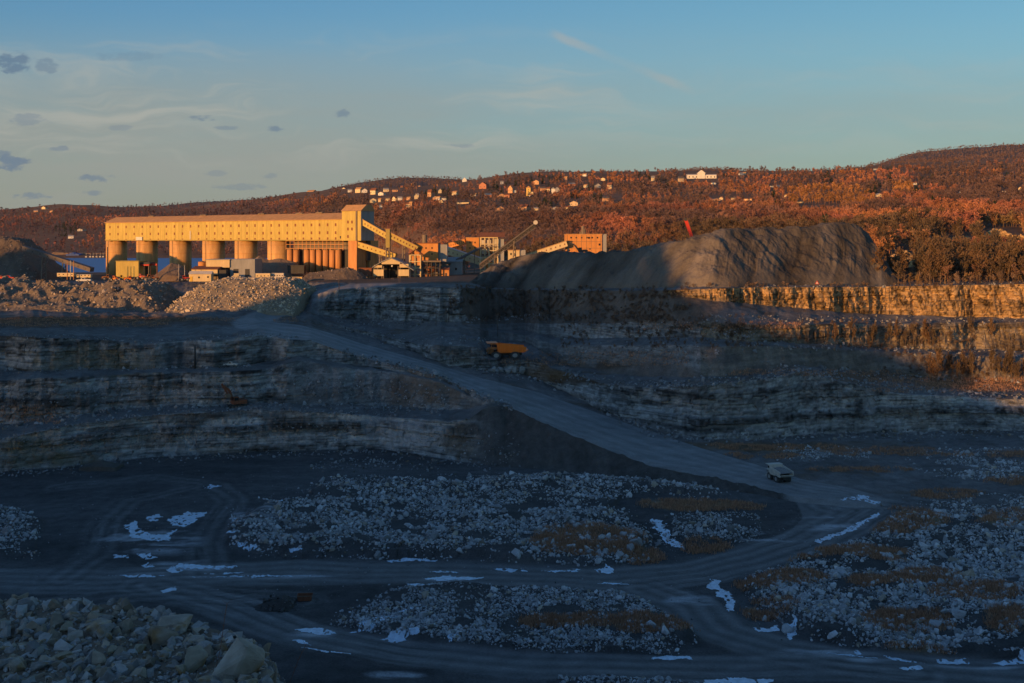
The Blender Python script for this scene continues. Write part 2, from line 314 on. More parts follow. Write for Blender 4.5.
GRASS_AND_SUN = [ # dry grass on the floor, sunlight at the right put into its colour: centre, half size in the picture
 (590, 546, 52, 14), (640, 556, 20, 8), (560, 553, 30, 7), (600, 629, 70, 6), (650, 636, 40, 5), (540, 627, 22, 5), (905, 522, 40, 14), (780, 586, 42, 10), (1003, 522, 30, 13),
 (925, 586, 34, 8), (880, 560, 34, 9), (945, 494, 34, 5), (1010, 481, 26, 4), (975, 602, 44, 9), (905, 628, 44, 12), (770, 612, 26, 8), (820, 560, 40, 6), (700, 506, 60, 6), (705, 548, 24, 6),
 (800, 448, 60, 3), (880, 452, 60, 4), (760, 456, 40, 3), (990, 455, 50, 3), (740, 447, 30, 3), (870, 590, 20, 6), (1010, 630, 24, 12), (900, 655, 50, 5), (860, 470, 50, 3)]
grm = np.zeros(XF.shape)
for gx, gy, ga, gb in GRASS_AND_SUN:
    r = ((PF + warp_x * .8 - gx) / ga) ** 2 + ((YF + warp_y * .7 - gy) / gb) ** 2
    grm = np.maximum(grm, sstep(1.2, .45, r))
grm *= (1 - roadm) * sstep(-.5, .15, fbm(XF / 4., DF / 4., 17, 3))
c0 = c0 * (1 - grm[..., None]) + np.array([.27, .19, .11]) * grm[..., None]
# thin packed snow left in streaks on the roads
STREAK = [(250, 575, 150, 3.2), (450, 579, 40, 2.2), (830, 522, 46, 9), (855, 505, 24, 7), (770, 536, 50, 6), (830, 652, 60, 6), (900, 660, 60, 4), (310, 634, 30, 5), (395, 676, 34, 5), (540, 572, 40, 2), (190, 566, 50, 6), (150, 540, 60, 18), (690, 600, 30, 10), (980, 664, 60, 4), (1000, 590, 30, 12), (255, 520, 30, 14)]
sm = np.zeros(XF.shape)
for gx, gy, ga, gb in STREAK:
    r = ((PF - gx) / ga) ** 2 + ((YF - gy) / gb) ** 2; sm = np.maximum(sm, sstep(1.1, .2, r))
sm *= sstep(.1, .75, fbm(XF / 12., DF / 2.2, 19, 4) + .25)
c0 = c0 * (1 - .75 * sm[..., None]) + np.array([.55, .57, .60]) * (.75 * sm[..., None])
col[FLI] = c0
cat[FLI] = np.where(roadm > .55, 1, 0)
near = np.where(SEG == 'near')[0]; cat[near[:-1]] = 2
col[near] = np.array([.16, .15, .14])

# ---- benches and faces --------------------------------------------------------------------
mid = np.isin(SEG, [s[0] for s in segs]) & (SEG != 'floor'); MI = np.where(mid)[0]
Xm, Dm, Zm, Pm, Ym = X[MI], D[MI], Z[MI], PX[MI], Yb[MI]
sl = np.stack([slopes[s] for s in SEG[MI]]); tt = rowT[MI][:, None]
steep = sstep(.35, 1.6, sl); isroad = (SEG[MI] == 'road')[:, None] * sstep(215, 272, Pm + fbm(Xm / 9., Dm / 12., 37, 4) * 40)

deg = (np.isin(SEG[MI], ['faceA', 'benchA', 'faceB', 'benchB', 'faceC'])[:, None]) & (Pm > 512) & (sl < .05)
fill = (SEG[MI] == 'faceA')[:, None] * sstep(448, 505, Pm + fbm(Xm / 7., Zm / 5., 35, 4) * 26)            # loose fill below the ramp
upper = np.zeros(Xm.shape)                                    # the ramp where it climbs past the boulder heap to the plant
UP = [(248, 324), (262, 317), (285, 308), (310, 298), (330, 291.5), (352, 287), (380, 284.5)]
for (x0, y0), (x1, y1) in zip(UP[:-1], UP[1:]):
    vx, vy = x1 - x0, y1 - y0; t = np.clip(((Pm - x0) * vx + (Ym - y0) * vy * 6) / (vx * vx + vy * vy * 6), 0, 1)
    upper = np.maximum(upper, sstep(1.15, .8, np.hypot((Pm - x0 - t * vx) / 16., (Ym - y0 - t * vy) / np.interp(x0, [250, 310, 380], [6, 3.6, 1.6]))))
upper *= (Pm < 400)
rd = np.maximum(isroad, np.maximum(deg.astype(float), upper))
fill = fill * sstep(812, 778, Pm)
rd = np.maximum(rd, (SEG[MI] == 'faceA')[:, None] * sstep(776, 800, Pm)) * sstep(908, 872, Pm + fbm(Xm / 5., Dm / 4., 48, 4) * 26)
soft_slope = np.clip(fill + 0. + ((SEG[MI] == 'faceG')[:, None] & (Pm + fbm(Xm / 6., Zm / 6., 68, 3) * 16 > 462) & (Pm + fbm(Xm / 6., Zm / 6., 69, 3) * 12 < 668)) + ((SEG[MI] == 'benchF')[:, None] & (Pm > 462)) * sstep(745, 690, Pm + fbm(Xm / 7., Zm / 6., 36, 3) * 20), 0, 1).astype(float)
env = np.sin(np.clip(tt, 0, 1) * math.pi) ** .5 * .75 + .25
# blocky beds: courses of stone broken into blocks
zz = Zm + fbm(Xm / 20., Zm / 9., 21, 3) * .8
def blocks(w, h, seed, jit=.35):
    rr = np.floor(zz / h); off = _hash(rr, rr * 0, 0, seed) * 7
    cc = np.floor((Xm + fbm(Xm / 3., zz / 3., seed + 3, 2) * jit * w) / w + off)
    return _hash(cc, rr, 0, seed + 1) - .5, _hash(rr, rr * 0, 0, seed + 2) - .5
b1, r1 = blocks(3.4, 2.4, 40); b2, r2 = blocks(1.3, .9, 44)
flute = fbm(Xm / 2.2, Zm / 14., 23, 4); butt = fbm(Xm / 22., Zm / 40. + MI[:, None] * 0, 24, 3)
amp = steep * env * (1 - .85 * soft_slope)
Dn = Dm + amp * (butt * np.where((SEG[MI] == 'faceG')[:, None], .8, 3.2) + flute * np.where((SEG[MI] == 'faceG')[:, None], .5, .55) + np.isin(SEG[MI], ['faceG', 'faceF', 'faceE'])[:, None] * fbm(Xm / 1.7, Zm / 7., 38, 4) * 2.2 + b1 * 1.4 + r1 * 1.9 + b2 * .9 + fbm(Xm / 1.2, Zm / 1.2, 26, 2) * .35) * np.clip(Dm / 420, .8, 1.5)
gull = fbm(Xm / 5., Dm / 60., 27, 4)
Dn += soft_slope * env * gull * 1.0
flat = (1 - steep) * (1 - rd)
Zn = Zm + flat * (fbm(Xm / 7., Dm / 7., 28, 4) * .7 + np.maximum(fbm(Xm / 2.6, Dm / 2.6, 29, 3), 0) * .9) * sstep(0, .2, tt + 0 * Xm)
rut = np.sin(tt * 26 + 2 * vn(Pm / 60., tt * 2, 62)) * .05
Zn += rd * rut
Zn += soft_slope * fbm(Xm / 2.5, Dm / 2.5, 34, 3) * .35
D[MI] = Dn; Z[MI] = Zn; X[MI] = q[None, :] * Dn
# colours
seam = np.minimum(sstep(.0, .22, np.abs((zz / 2.4) % 1 - .5) * 2 - .0 * zz) , sstep(.02, .2, np.abs(((zz + fbm(Xm / 30., zz / 5., 64, 2)) / 1.1) % 1 - .5) * 2) * .5 + .5)
bed = fbm(Xm / 60., zz * .9, 50, 3); bed2 = fbm(Xm / 25., zz * 2.6, 51, 3)
crack = sstep(.25, .6, np.abs(flute)); big = fbm(Xm / 26., Zm / 5., 52, 4)
seam = 1 - (1 - seam) * np.clip(.45 + 1.1 * fbm(Xm / 14., zz / 2., 65, 4), 0, 1)
joint = sstep(.02, .12, np.abs((Xm / 3.1 + fbm(Xm / 4., zz / 2., 66, 3) * .5 + r1 * 5) % 1 - .5) * 2); joint = 1 - (1 - joint) * np.clip(fbm(Xm / 9., zz / 6., 67, 3) + .2, 0, 1)
g = (.29 + .14 * bed + .15 * bed2 + .20 * b1 + .20 * b2 + .12 * r1 - .10 * sstep(.3, .7, flute)).clip(.05, .85) * (.25 + .75 * seam) * (.35 + .65 * joint)
face_c = np.stack([g * .97, g * .98, g * .96], -1)
och = sstep(.1, .7, big)[..., None]; face_c = face_c * (1 - .35 * och) + np.array([.20, .14, .085]) * .35 * och * (.6 + 2 * g[..., None])
dk = sstep(.12, .5, fbm(Xm / 14., Zm / 2.6, 54, 4))[..., None]; face_c *= 1 - .55 * dk
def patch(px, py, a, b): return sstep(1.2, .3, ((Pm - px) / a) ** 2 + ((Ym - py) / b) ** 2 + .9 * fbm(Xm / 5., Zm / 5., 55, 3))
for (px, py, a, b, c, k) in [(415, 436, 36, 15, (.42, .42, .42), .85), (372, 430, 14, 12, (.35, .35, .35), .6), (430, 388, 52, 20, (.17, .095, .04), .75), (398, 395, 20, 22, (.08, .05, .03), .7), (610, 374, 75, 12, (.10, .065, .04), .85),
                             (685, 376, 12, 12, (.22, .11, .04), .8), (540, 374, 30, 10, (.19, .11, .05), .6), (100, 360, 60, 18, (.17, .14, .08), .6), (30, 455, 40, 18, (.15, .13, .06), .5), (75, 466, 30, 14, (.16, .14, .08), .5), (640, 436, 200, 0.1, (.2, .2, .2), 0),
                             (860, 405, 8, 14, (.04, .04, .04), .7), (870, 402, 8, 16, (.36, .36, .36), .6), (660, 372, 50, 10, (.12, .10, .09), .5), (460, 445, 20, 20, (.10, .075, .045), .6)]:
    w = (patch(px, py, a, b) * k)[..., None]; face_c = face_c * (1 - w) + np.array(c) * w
# sunlit upper faces: clean buff stone
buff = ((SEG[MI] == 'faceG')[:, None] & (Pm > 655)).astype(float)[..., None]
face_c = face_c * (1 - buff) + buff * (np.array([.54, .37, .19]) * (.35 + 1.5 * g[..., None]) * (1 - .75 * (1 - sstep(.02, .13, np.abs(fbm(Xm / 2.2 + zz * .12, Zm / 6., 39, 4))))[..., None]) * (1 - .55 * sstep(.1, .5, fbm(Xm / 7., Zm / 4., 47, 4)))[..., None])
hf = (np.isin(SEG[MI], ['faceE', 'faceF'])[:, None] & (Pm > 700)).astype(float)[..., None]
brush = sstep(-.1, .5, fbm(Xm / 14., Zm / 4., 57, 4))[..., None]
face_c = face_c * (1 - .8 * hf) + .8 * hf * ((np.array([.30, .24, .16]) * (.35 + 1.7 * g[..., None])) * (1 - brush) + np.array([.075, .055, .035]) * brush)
ft = fbm(Xm / 10., Dm / 10., 58, 4)
flat_c = np.array([.165, .16, .155]) * (1 + .4 * ft)[..., None]
gs = (sstep(.1, .6, fbm(Xm / 18., Dm / 9., 59, 4)) * np.isin(SEG[MI], ['benchD', 'benchE', 'benchF', 'faceG', 'verge', 'plateau'])[:, None])[..., None]
flat_c = flat_c * (1 - .6 * gs) + np.array([.14, .095, .055]) * .6 * gs
def patchf(px, py, a, b, c, k):
    global flat_c
    w = (sstep(1.2, .3, ((Pm - px) / a) ** 2 + ((Ym - py) / b) ** 2 + .4 * ft) * k)[..., None]; flat_c = flat_c * (1 - w) + np.array(c) * w
patchf(985, 383, 70, 9, (.27, .15, .07), .9); patchf(90, 320, 150, 4, (.17, .10, .055), .9); patchf(860, 378, 90, 6, (.18, .11, .06), .7); patchf(760, 447, 130, 5, (.17, .11, .055), .7); patchf(600, 362, 60, 8, (.10, .065, .04), .7)  # grassy soil tones; warm sunlight put into right bench and left rim
patchf(60, 324, 200, 5, (.13, .085, .06), .6)
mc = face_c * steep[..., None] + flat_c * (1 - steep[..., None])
streakc = fbm(Xm / 3.5, Dm / 80., 60, 4)
fill_c = np.array([.095, .09, .085]) * (1 + .3 * streakc + .25 * fbm(Xm / 2., Zm / 2., 61, 3))[..., None]
brush_c = np.array([.15, .122, .10]) * (1 + .4 * streakc + .3 * ft)[..., None]
ss = soft_slope[..., None]
mc = mc * (1 - ss) + ss * np.where(fill[..., None] > 0, fill_c, brush_c)
rc = np.array([.25, .248, .245]) * (1 + .10 * np.sin(tt * 26 + 2 * vn(Pm / 60., tt * 2, 62)) * (tt < 1) + .2 * fbm(Pm / 60., Ym / 4., 63, 3))[..., None]
mc = mc * (1 - rd[..., None]) + rd[..., None] * rc
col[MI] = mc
cat[MI] = np.where(rd > .5, 1, np.where((steep > .5) | (soft_slope > .5), 2, 0))
# ---- hills and lake ------------------------------------------------------------------------
FI = np.where(np.isin(SEG, [f[0] for f in far]))[0]
Xf, Df = X[FI], D[FI]; hn = fbm(Xf / 260., Df / 260., 70, 4)
lakem = (SEG[FI] == 'lake')[:, None] & (PX[FI] < 372)
lakeb = (np.isin(SEG[FI], ['shore', 'beach', 'lake'])[:, None]) & (PX[FI] < 400)
Z[FI] += np.where(lakeb, 0, hn * Df * .0022)
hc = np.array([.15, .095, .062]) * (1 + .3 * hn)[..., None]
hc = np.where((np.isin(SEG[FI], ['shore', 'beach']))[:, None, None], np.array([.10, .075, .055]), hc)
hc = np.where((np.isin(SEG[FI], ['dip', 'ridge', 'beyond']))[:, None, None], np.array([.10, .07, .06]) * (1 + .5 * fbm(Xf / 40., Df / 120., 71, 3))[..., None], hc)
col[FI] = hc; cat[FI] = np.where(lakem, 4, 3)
rg = np.where(SEG == 'ridge')[0]; Z[rg] += np.abs(fbm(X[rg] / 25., D[rg] / 60., 72, 3)) * 9

P3 = np.stack([X, D, Z], -1)
vid = np.arange(NR * NC).reshape(NR, NC)
quads = np.stack([vid[:-1, :-1], vid[:-1, 1:], vid[1:, 1:], vid[1:, :-1]], -1).reshape(-1, 4)
fc = np.maximum(np.maximum(cat[:-1, :-1], cat[1:, 1:]), 0)
fc = np.where((cat[:-1, :-1] == 4) & (cat[1:, 1:] == 4), 4, np.where(fc == 4, 3, fc)).reshape(-1)
Vall, Call = P3.reshape(-1, 3), col.reshape(-1, 3).clip(.01, .9)
def sub_mesh(name, sel, smooth, mat):
    qs = quads[sel]; u, inv = np.unique(qs, return_inverse=True)
    return link(name, raw_mesh(name, Vall[u], inv.reshape(-1, 4), Call[u], smooth, [mat]))
tag(sub_mesh('ground', fc == 0, True, M['ground']), kind='structure')
tag(sub_mesh('haul_road', fc == 1, True, M['road']), kind='structure')
tag(sub_mesh('quarry_terrain', fc == 2, False, M['face']), kind='structure')
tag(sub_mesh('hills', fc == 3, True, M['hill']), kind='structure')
# lake
mw, nt, N, b = mat_base('lake_water'); b.inputs['Base Color'].default_value = (.03, .15, .42, 1); b.inputs['Roughness'].default_value = .45; b.inputs['Specular IOR Level'].default_value = .3
tc = N.new('ShaderNodeTexCoord'); nz = N.new('ShaderNodeTexNoise'); nz.inputs['Scale'].default_value = .12; nz.inputs['Detail'].default_value = 4
bp = N.new('ShaderNodeBump'); bp.inputs['Strength'].default_value = .5; bp.inputs['Distance'].default_value = .8
nt.links.new(tc.outputs['Object'], nz.inputs['Vector']); nt.links.new(nz.outputs[0], bp.inputs['Height']); nt.links.new(bp.outputs[0], b.inputs['Normal'])
M['water'] = mw
tag(sub_mesh('lake_water', fc == 4, True, mw), kind='structure')

def locate(px, py):
    """surface points that show at those spots of the picture (bilinear in the sheet)"""
    px = np.atleast_1d(np.asarray(px, float)); py = np.atleast_1d(np.asarray(py, float))
    c = np.clip(np.interp(px, px_cols, np.arange(NC)), 0, NC - 1.001); c0 = c.astype(int); fcx = c - c0
    lo = np.zeros(len(px), int); hi = np.full(len(px), NR - 2)
    for _ in range(12):
        m = (lo + hi + 1) // 2; ok = Yb[m, c0] >= py; lo = np.where(ok, m, lo); hi = np.where(ok, hi, m - 1)
    ya, yb = Yb[lo, c0], Yb[lo + 1, c0]; fr = np.clip((ya - py) / np.maximum(ya - yb, 1e-6), 0, 1)
    f = lambda A: (A[lo, c0] * (1 - fcx)[:, None] + A[lo, c0 + 1] * fcx[:, None]) * (1 - fr)[:, None] + (A[lo + 1, c0] * (1 - fcx)[:, None] + A[lo + 1, c0 + 1] * fcx[:, None]) * fr[:, None]
    return f(P3), lo, c0
def L1(px, py): return Vector(locate([px], [py])[0][0])
def ground_z(x, d):
    """height of the sheet at a place, given its distance ahead"""
    c = int(np.clip(np.searchsorted(px_cols, CX + F * x / d), 1, NC - 1)); r = int(np.argmin(np.abs(D[:, c] - d))); return float(Z[r, c])
# ------------------------------------------------------------------ scattering: many copies written into one mesh
def rotz(a):
    c, s = np.cos(a), np.sin(a); m = np.zeros((len(a), 3, 3)); m[:, 0, 0] = c; m[:, 0, 1] = -s; m[:, 1, 0] = s; m[:, 1, 1] = c; m[:, 2, 2] = 1; return m
def rand_rot(n):
    qn = rng.normal(size=(n, 4)); qn /= np.linalg.norm(qn, axis=1)[:, None]; a, b, c, d = qn.T
    return np.stack([1 - 2 * (c * c + d * d), 2 * (b * c - a * d), 2 * (b * d + a * c), 2 * (b * c + a * d), 1 - 2 * (b * b + d * d), 2 * (c * d - a * b), 2 * (b * d - a * c), 2 * (c * d + a * b), 1 - 2 * (b * b + c * c)], -1).reshape(n, 3, 3)
def merge(variants, which, pos, rot, scale, tint, vcol=None):
    """variants: list of (V, tris[, C]); returns V, F, C of all copies"""
    Vs, Fs, Cs = [], [], []; base = 0
    for k, var in enumerate(variants):
        idx = np.where(which == k)[0]
        if not len(idx): continue
        V, T = var[0], var[1]; n, m = len(idx), len(V)
        P = np.einsum('nij,mj->nmi', rot[idx], V) if scale.ndim == 1 else np.einsum('nij,nmj->nmi', rot[idx], V[None] * scale[idx][:, None, :])
        if scale.ndim == 1: P = P * scale[idx][:, None, None]
        P = P + pos[idx][:, None, :]
        Vs.append(P.reshape(-1, 3)); Fs.append((T[None] + (base + np.arange(n) * m)[:, None, None]).reshape(-1, 3)); base += n * m
        cc = tint[idx][:, None, :] * (var[2][None] if len(var) > 2 else np.ones((1, m, 1)))
        Cs.append(np.broadcast_to(cc, (n, m, 3)).reshape(-1, 3))
    return np.concatenate(Vs), np.concatenate(Fs), np.concatenate(Cs)

def hull_rock(seed, n=13, flat=.8):
    r = np.random.default_rng(seed); p = r.normal(size=(n, 3)); p /= np.linalg.norm(p, axis=1)[:, None] ** .75; p *= np.array([1, .85, flat]) * .62
    bm = bmesh.new()
    for c in p: bm.verts.new(c)
    bmesh.ops.convex_hull(bm, input=bm.verts); bmesh.ops.delete(bm, geom=[v for v in bm.verts if not v.link_faces], context='VERTS')
    bmesh.ops.triangulate(bm, faces=bm.faces); bm.verts.index_update()
    V = np.array([v.co for v in bm.verts]); T = np.array([[v.index for v in f.verts] for f in bm.faces]); bm.free(); return V, T
ROCKS = [hull_rock(i, 11 + i % 5, .6 + .08 * (i % 4)) for i in range(14)]
def rock_tint(n, warm=.12):
    g = np.clip(rng.normal(.42, .12, n), .16, .66); t = np.stack([g * .96, g, g * 1.04], -1)
    w = rng.random(n) < warm; t[w] *= np.array([.9, .78, .62]); return t
def rocks_mesh(name, P, size, warm=.12, mul=np.ones((1, 1))):
    n = len(P); V, T, Cc = merge(ROCKS, rng.integers(0, len(ROCKS), n), P + np.array([0, 0, 1]) * (size * .12)[:, None], rand_rot(n), size, rock_tint(n, warm) * mul)
    return raw_mesh(name, V, T, Cc, False, [M['rock']])
def in_poly(poly, n, y_jit=True):
    """points spread evenly over the picture area of an outline"""
    xs = [p[0] for p in poly]; ys = [p[1] for p in poly]; out = []
    while sum(len(o) for o in out) < n:
        x = rng.uniform(min(xs), max(xs), n * 3); y = rng.uniform(min(ys), max(ys), n * 3)
        wx = fbm(x / 24., y / 8., 90, 3) * 14; wy = fbm(x / 24. + 7, y / 8., 91, 3) * 5
        wx = wx + rng.normal(0, 12, len(x)); wy = wy + rng.normal(0, 3.6, len(x))
        k = pip(x + wx, y + wy, poly) & (fbm(x / 22., y / 7., 92, 3) > -.30)
        out.append(np.stack([x[k], y[k]], -1))
    return np.concatenate(out)[:n]

allP, allS = [], []
for nm, (poly, hh, n, sz) in FIELDS.items():
    pt = in_poly(poly, int(n * 4.0)); P, lo, c0 = locate(pt[:, 0], pt[:, 1])
    ok = cat[lo, c0] == 0
    den = fbm(P[:, 0] / 9., P[:, 1] / 9., 93, 4); ok &= rng.random(len(P)) < sstep(-.55, .1, den)
    P = P[ok]; s = np.clip(rng.lognormal(-1.12, .56, len(P)) * sz, .2, 2.5); allP.append(P); allS.append(s)
# rubble on the benches, at the foot of faces and along road edges
def along(pts, n, spread, s0, s1):
    pts = np.array(pts, float); L = np.cumsum(np.r_[0, np.hypot(*np.diff(pts, axis=0).T)]); t = rng.uniform(0, L[-1], n)
    x = np.interp(t, L, pts[:, 0]); y = np.interp(t, L, pts[:, 1]) + rng.normal(0, spread, n); P, lo, c0 = locate(x, y)
    allP.append(P); allS.append(np.clip(rng.lognormal(math.log((s0 + s1) / 2) - .1, .45, n), s0, s1 * 1.6))
nfield = len(allP)
for _k in range(14): along([(rng.uniform(-40, 300), 560 - _k * 6), (rng.uniform(400, 700), 575 - _k * 5), (1064, 600 - _k * 9)], 150, 26, .16, .5)
along([(0, 427), (60, 419), (130, 409), (256, 406), (350, 407), (440, 411)], 520, 2.2, .5, 1.6)
along([(0, 440), (40, 432), (80, 424), (130, 417), (256, 409), (400, 416)], 420, 1.0, .4, 1.1)
along([(0, 474), (60, 470), (150, 459), (256, 454), (380, 451), (450, 462), (500, 468)], 420, 2.2, .4, 1.3)
along([(0, 372), (130, 370), (256, 366)], 160, 1.0, .4, 1.2)
along([(0, 335), (100, 339), (150, 342), (256, 335), (300, 338)], 300, .8, .3, 1.0)
along([(340, 351), (390, 363), (440, 375), (470, 392), (500, 403), (512, 408)], 330, 1.8, .5, 1.7)
along([(420, 347), (480, 372), (525, 376), (570, 388), (610, 410)], 260, 2.5, .5, 1.5)
along([(340, 326), (400, 342), (460, 340), (520, 345)], 260, 3, .4, 1.3)
along([(560, 372), (620, 385), (700, 384), (760, 379), (800, 371), (860, 384), (960, 394), (1060, 398)], 900, 2.6, .5, 1.6)
along([(560, 352), (650, 352), (720, 356)], 260, 6, .4, 1.3)
along([(760, 368), (860, 374), (960, 379), (1060, 384)], 300, 3, .5, 1.5)
along([(600, 410), (650, 431), (700, 440), (800, 437), (900, 435), (1060, 433)], 700, 3.0, .5, 1.5)
along([(700, 318), (800, 320), (900, 322), (1060, 322)], 260, 2.0, .5, 1.4)
along([(740, 346), (840, 348), (960, 352), (1060, 356)], 300, 2.5, .5, 1.5)
along([(330, 322), (400, 322), (460, 322), (540, 316)], 260, 2.0, .5, 1.4)
along([(490, 482), (560, 482), (640, 485), (720, 491)], 420, 3, .5, 1.3)
along([(310, 466), (380, 462), (440, 468)], 220, 3, .4, 1.2)
along([(740, 287), (860, 286), (1060, 283)], 160, .8, .5, 1.3)
along([(0, 395), (120, 392), (250, 388), (330, 384)], 420, 5, .3, 1.1)
along([(0, 448), (120, 440), (250, 430), (360, 432)], 420, 6, .3, 1.1)
along([(300, 384), (380, 392), (450, 402)], 420, 8, .3, 1.3)
along([(440, 448), (480, 446), (520, 452)], 160, 9, .3, .9)
along([(640, 325), (760, 335), (700, 335)], 220, 4, .4, 1.2)
P = np.concatenate(allP); S = np.concatenate(allS); nf_ = sum(len(p) for p in allP[:nfield]); mul = np.where(np.arange(len(P)) < nf_, 1.0, .6)[:, None]; S[nf_:] *= .72; MULS = mul
tag(link('rubble', rocks_mesh('rubble', P, S, mul=mul)), kind='stuff')

# ------------------------------------------------------------------ foreground heap of blasted rock
hp_c = np.linspace(-180, 340, 180); hp_r = np.linspace(0, 1, 60)
crest_y = np.interp(hp_c, [-180, 0, 60, 120, 150, 175, 200, 240, 258, 270, 282, 300, 340], [602, 600, 598, 601, 608, 613, 626, 634, 646, 662, 684, 715, 790])
crest_d = np.interp(hp_c, [-180, 150, 340], [76, 70, 58])
gx, gt = np.meshgrid(hp_c, hp_r, indexing='ij')
yy0 = 800 + (crest_y[:, None] - 800) * np.minimum(gt / .8, 1); dd0 = 36 + (crest_d[:, None] - 36) * np.minimum(gt / .8, 1)
zz0 = H - dd0 * (yy0 - HY) / F
back = np.maximum(gt - .8, 0) / .2; dd0 = dd0 + back * 16; zz0 = zz0 - back ** 1.3 * 26
xx0 = (gx - CX) / F * dd0
zz0 = zz0 + fbm(xx0 / 2.5, dd0 / 2.5, 95, 4) * .45
hv = np.stack([xx0, dd0, zz0], -1); iv = np.arange(gx.size).reshape(gx.shape)
hq = np.stack([iv[:-1, :-1], iv[1:, :-1], iv[1:, 1:], iv[:-1, 1:]], -1).reshape(-1, 4)
hc = np.array([.19, .15, .11]) * (1 + .35 * fbm(xx0 / 1.5, dd0 / 1.5, 96, 4))[..., None]
heap = link('rubble_heap', raw_mesh('rubble_heap', hv.reshape(-1, 3), hq, hc.reshape(-1, 3), True, [M['rock']]))
tag(heap, kind='stuff')
def heap_at(px, py):
    c = np.clip(np.interp(px, hp_c, np.arange(len(hp_c))), 0, len(hp_c) - 1.01).astype(int)
    t = np.clip((800 - py) / (800 - crest_y[c]), 0, 1) * .8; r = np.clip(t * 59, 0, 58.99); r0 = r.astype(int); f = (r - r0)[:, None]
    return hv[c, r0] * (1 - f) + hv[c, r0 + 1] * f
n = 5600; hx = rng.uniform(-60, 300, n); hyy = np.interp(hx, hp_c, crest_y) + rng.random(n) ** 1.15 * 140 - 1
k = hyy < 740; hx, hyy = hx[k], hyy[k]; Pq = heap_at(hx, hyy); s = np.clip(rng.lognormal(-1.6, .75, len(Pq)), .06, 1.0)
V, T, Cc = merge(ROCKS, rng.integers(0, 14, len(Pq)), Pq, rand_rot(len(Pq)), s, rock_tint(len(Pq), .4) * .75 * np.array([1.04, 1.0, .93]))
tag(link('heap_rubble', raw_mesh('heap_rubble', V, T, Cc, False, [M['rock']])), kind='stuff')
# the boulders large enough to tell apart are things of their own
def big_rock(seed, tint):
    V, T = hull_rock(seed, 15, .8); me = raw_mesh('boulder', V, T, None, False, None)
    bm = bmesh.new(); bm.from_mesh(me)
    bmesh.ops.bevel(bm, geom=list(bm.edges), offset=.035, segments=1, affect='EDGES'); bmesh.ops.triangulate(bm, faces=bm.faces)
    bmesh.ops.subdivide_edges(bm, edges=bm.edges, cuts=2, use_grid_fill=True); bm.to_mesh(me); bm.free()
    co = np.empty(len(me.vertices) * 3); me.vertices.foreach_get('co', co); co = co.reshape(-1, 3)
    nz = fbm(co[:, 0] * 4 + seed, co[:, 1] * 4 + co[:, 2] * 3, seed, 4); bn = fbm(co[:, 0] * 1.5, co[:, 2] * 6 + seed, seed + 5, 3)
    co *= (1 + .05 * nz + .03 * bn)[:, None]; me.vertices.foreach_set('co', co.ravel()); me.update()
    cl = np.ones((len(co), 4), np.float32); st = sstep(.0, .5, fbm(co[:, 0] * 2 + seed, co[:, 2] * 2, seed + 9, 3))[:, None]
    cl[:, :3] = (np.array(tint) * (1 - st) + np.array(tint) * np.array([.95, .72, .45]) * st) * (1 + .2 * nz)[:, None]
    me.color_attributes.new('col', 'FLOAT_COLOR', 'POINT').data.foreach_set('color', cl.ravel()); me.materials.append(M['rock']); return me
BIG = [big_rock(100 + i, t) for i, t in enumerate([(.36, .33, .28), (.30, .29, .27), (.40, .38, .34), (.26, .23, .18), (.34, .30, .22), (.42, .39, .33)])]
def boulder(px, py, wpx, k, sq=(1, .9, .8), label=None, group=None, rz=None):
    P = heap_at(np.array([float(px)]), np.array([float(py)]))[0]; d = P[1]; o = link('boulder', BIG[k])
    s = wpx / F * d / 1.05; o.scale = (s * sq[0], s * sq[1], s * sq[2]); o.rotation_euler = (random.uniform(-.3, .3), random.uniform(-.3, .3), random.uniform(0, 6) if rz is None else rz)
    o.location = (P[0], P[1], P[2] + s * .22); return tag(o, label, 'boulder', group)
GB = 'large boulders on the near rubble heap'
boulder(238, 676, 46, 5, (1.15, .9, 1.0), 'largest pale boulder with ochre stain, at the right end of the near rubble heap', GB)
boulder(199, 668, 34, 4, (1, .9, .9), 'pale boulder directly left of the largest boulder on the near heap', GB)
boulder(158, 642, 30, 3, (1.1, .9, .8), 'ochre boulder in the middle of the near rubble heap, below its crest', GB)
boulder(100, 633, 19, 2, (1, 1, .9), 'smooth whitish boulder standing out from smaller stones on the left of the near heap', GB)
boulder(180, 626, 30, 0, (1.1, .8, .6), 'flat tan boulder on the crest line of the near rubble heap', GB)
for i in range(64):
    px = random.uniform(0, 275); cy = float(np.interp(px, hp_c, crest_y)); py = cy + random.uniform(8, 95)
    if py > 690: continue
    boulder(px, py, random.uniform(9, 19), random.randrange(6), (1, random.uniform(.7, 1), random.uniform(.6, .9)), 'grey angular boulder, one of many mid-sized ones half sunk in the near rubble heap', 'mid-sized boulders on the near heap')
boulder(249, 692, 30, 4, (1, .8, .7), 'tan boulder at the bottom edge, below the largest boulder of the near heap', GB)
boulder(266, 694, 24, 1, (1, .8, .9), 'grey boulder at the foot of the right end of the near heap', GB)

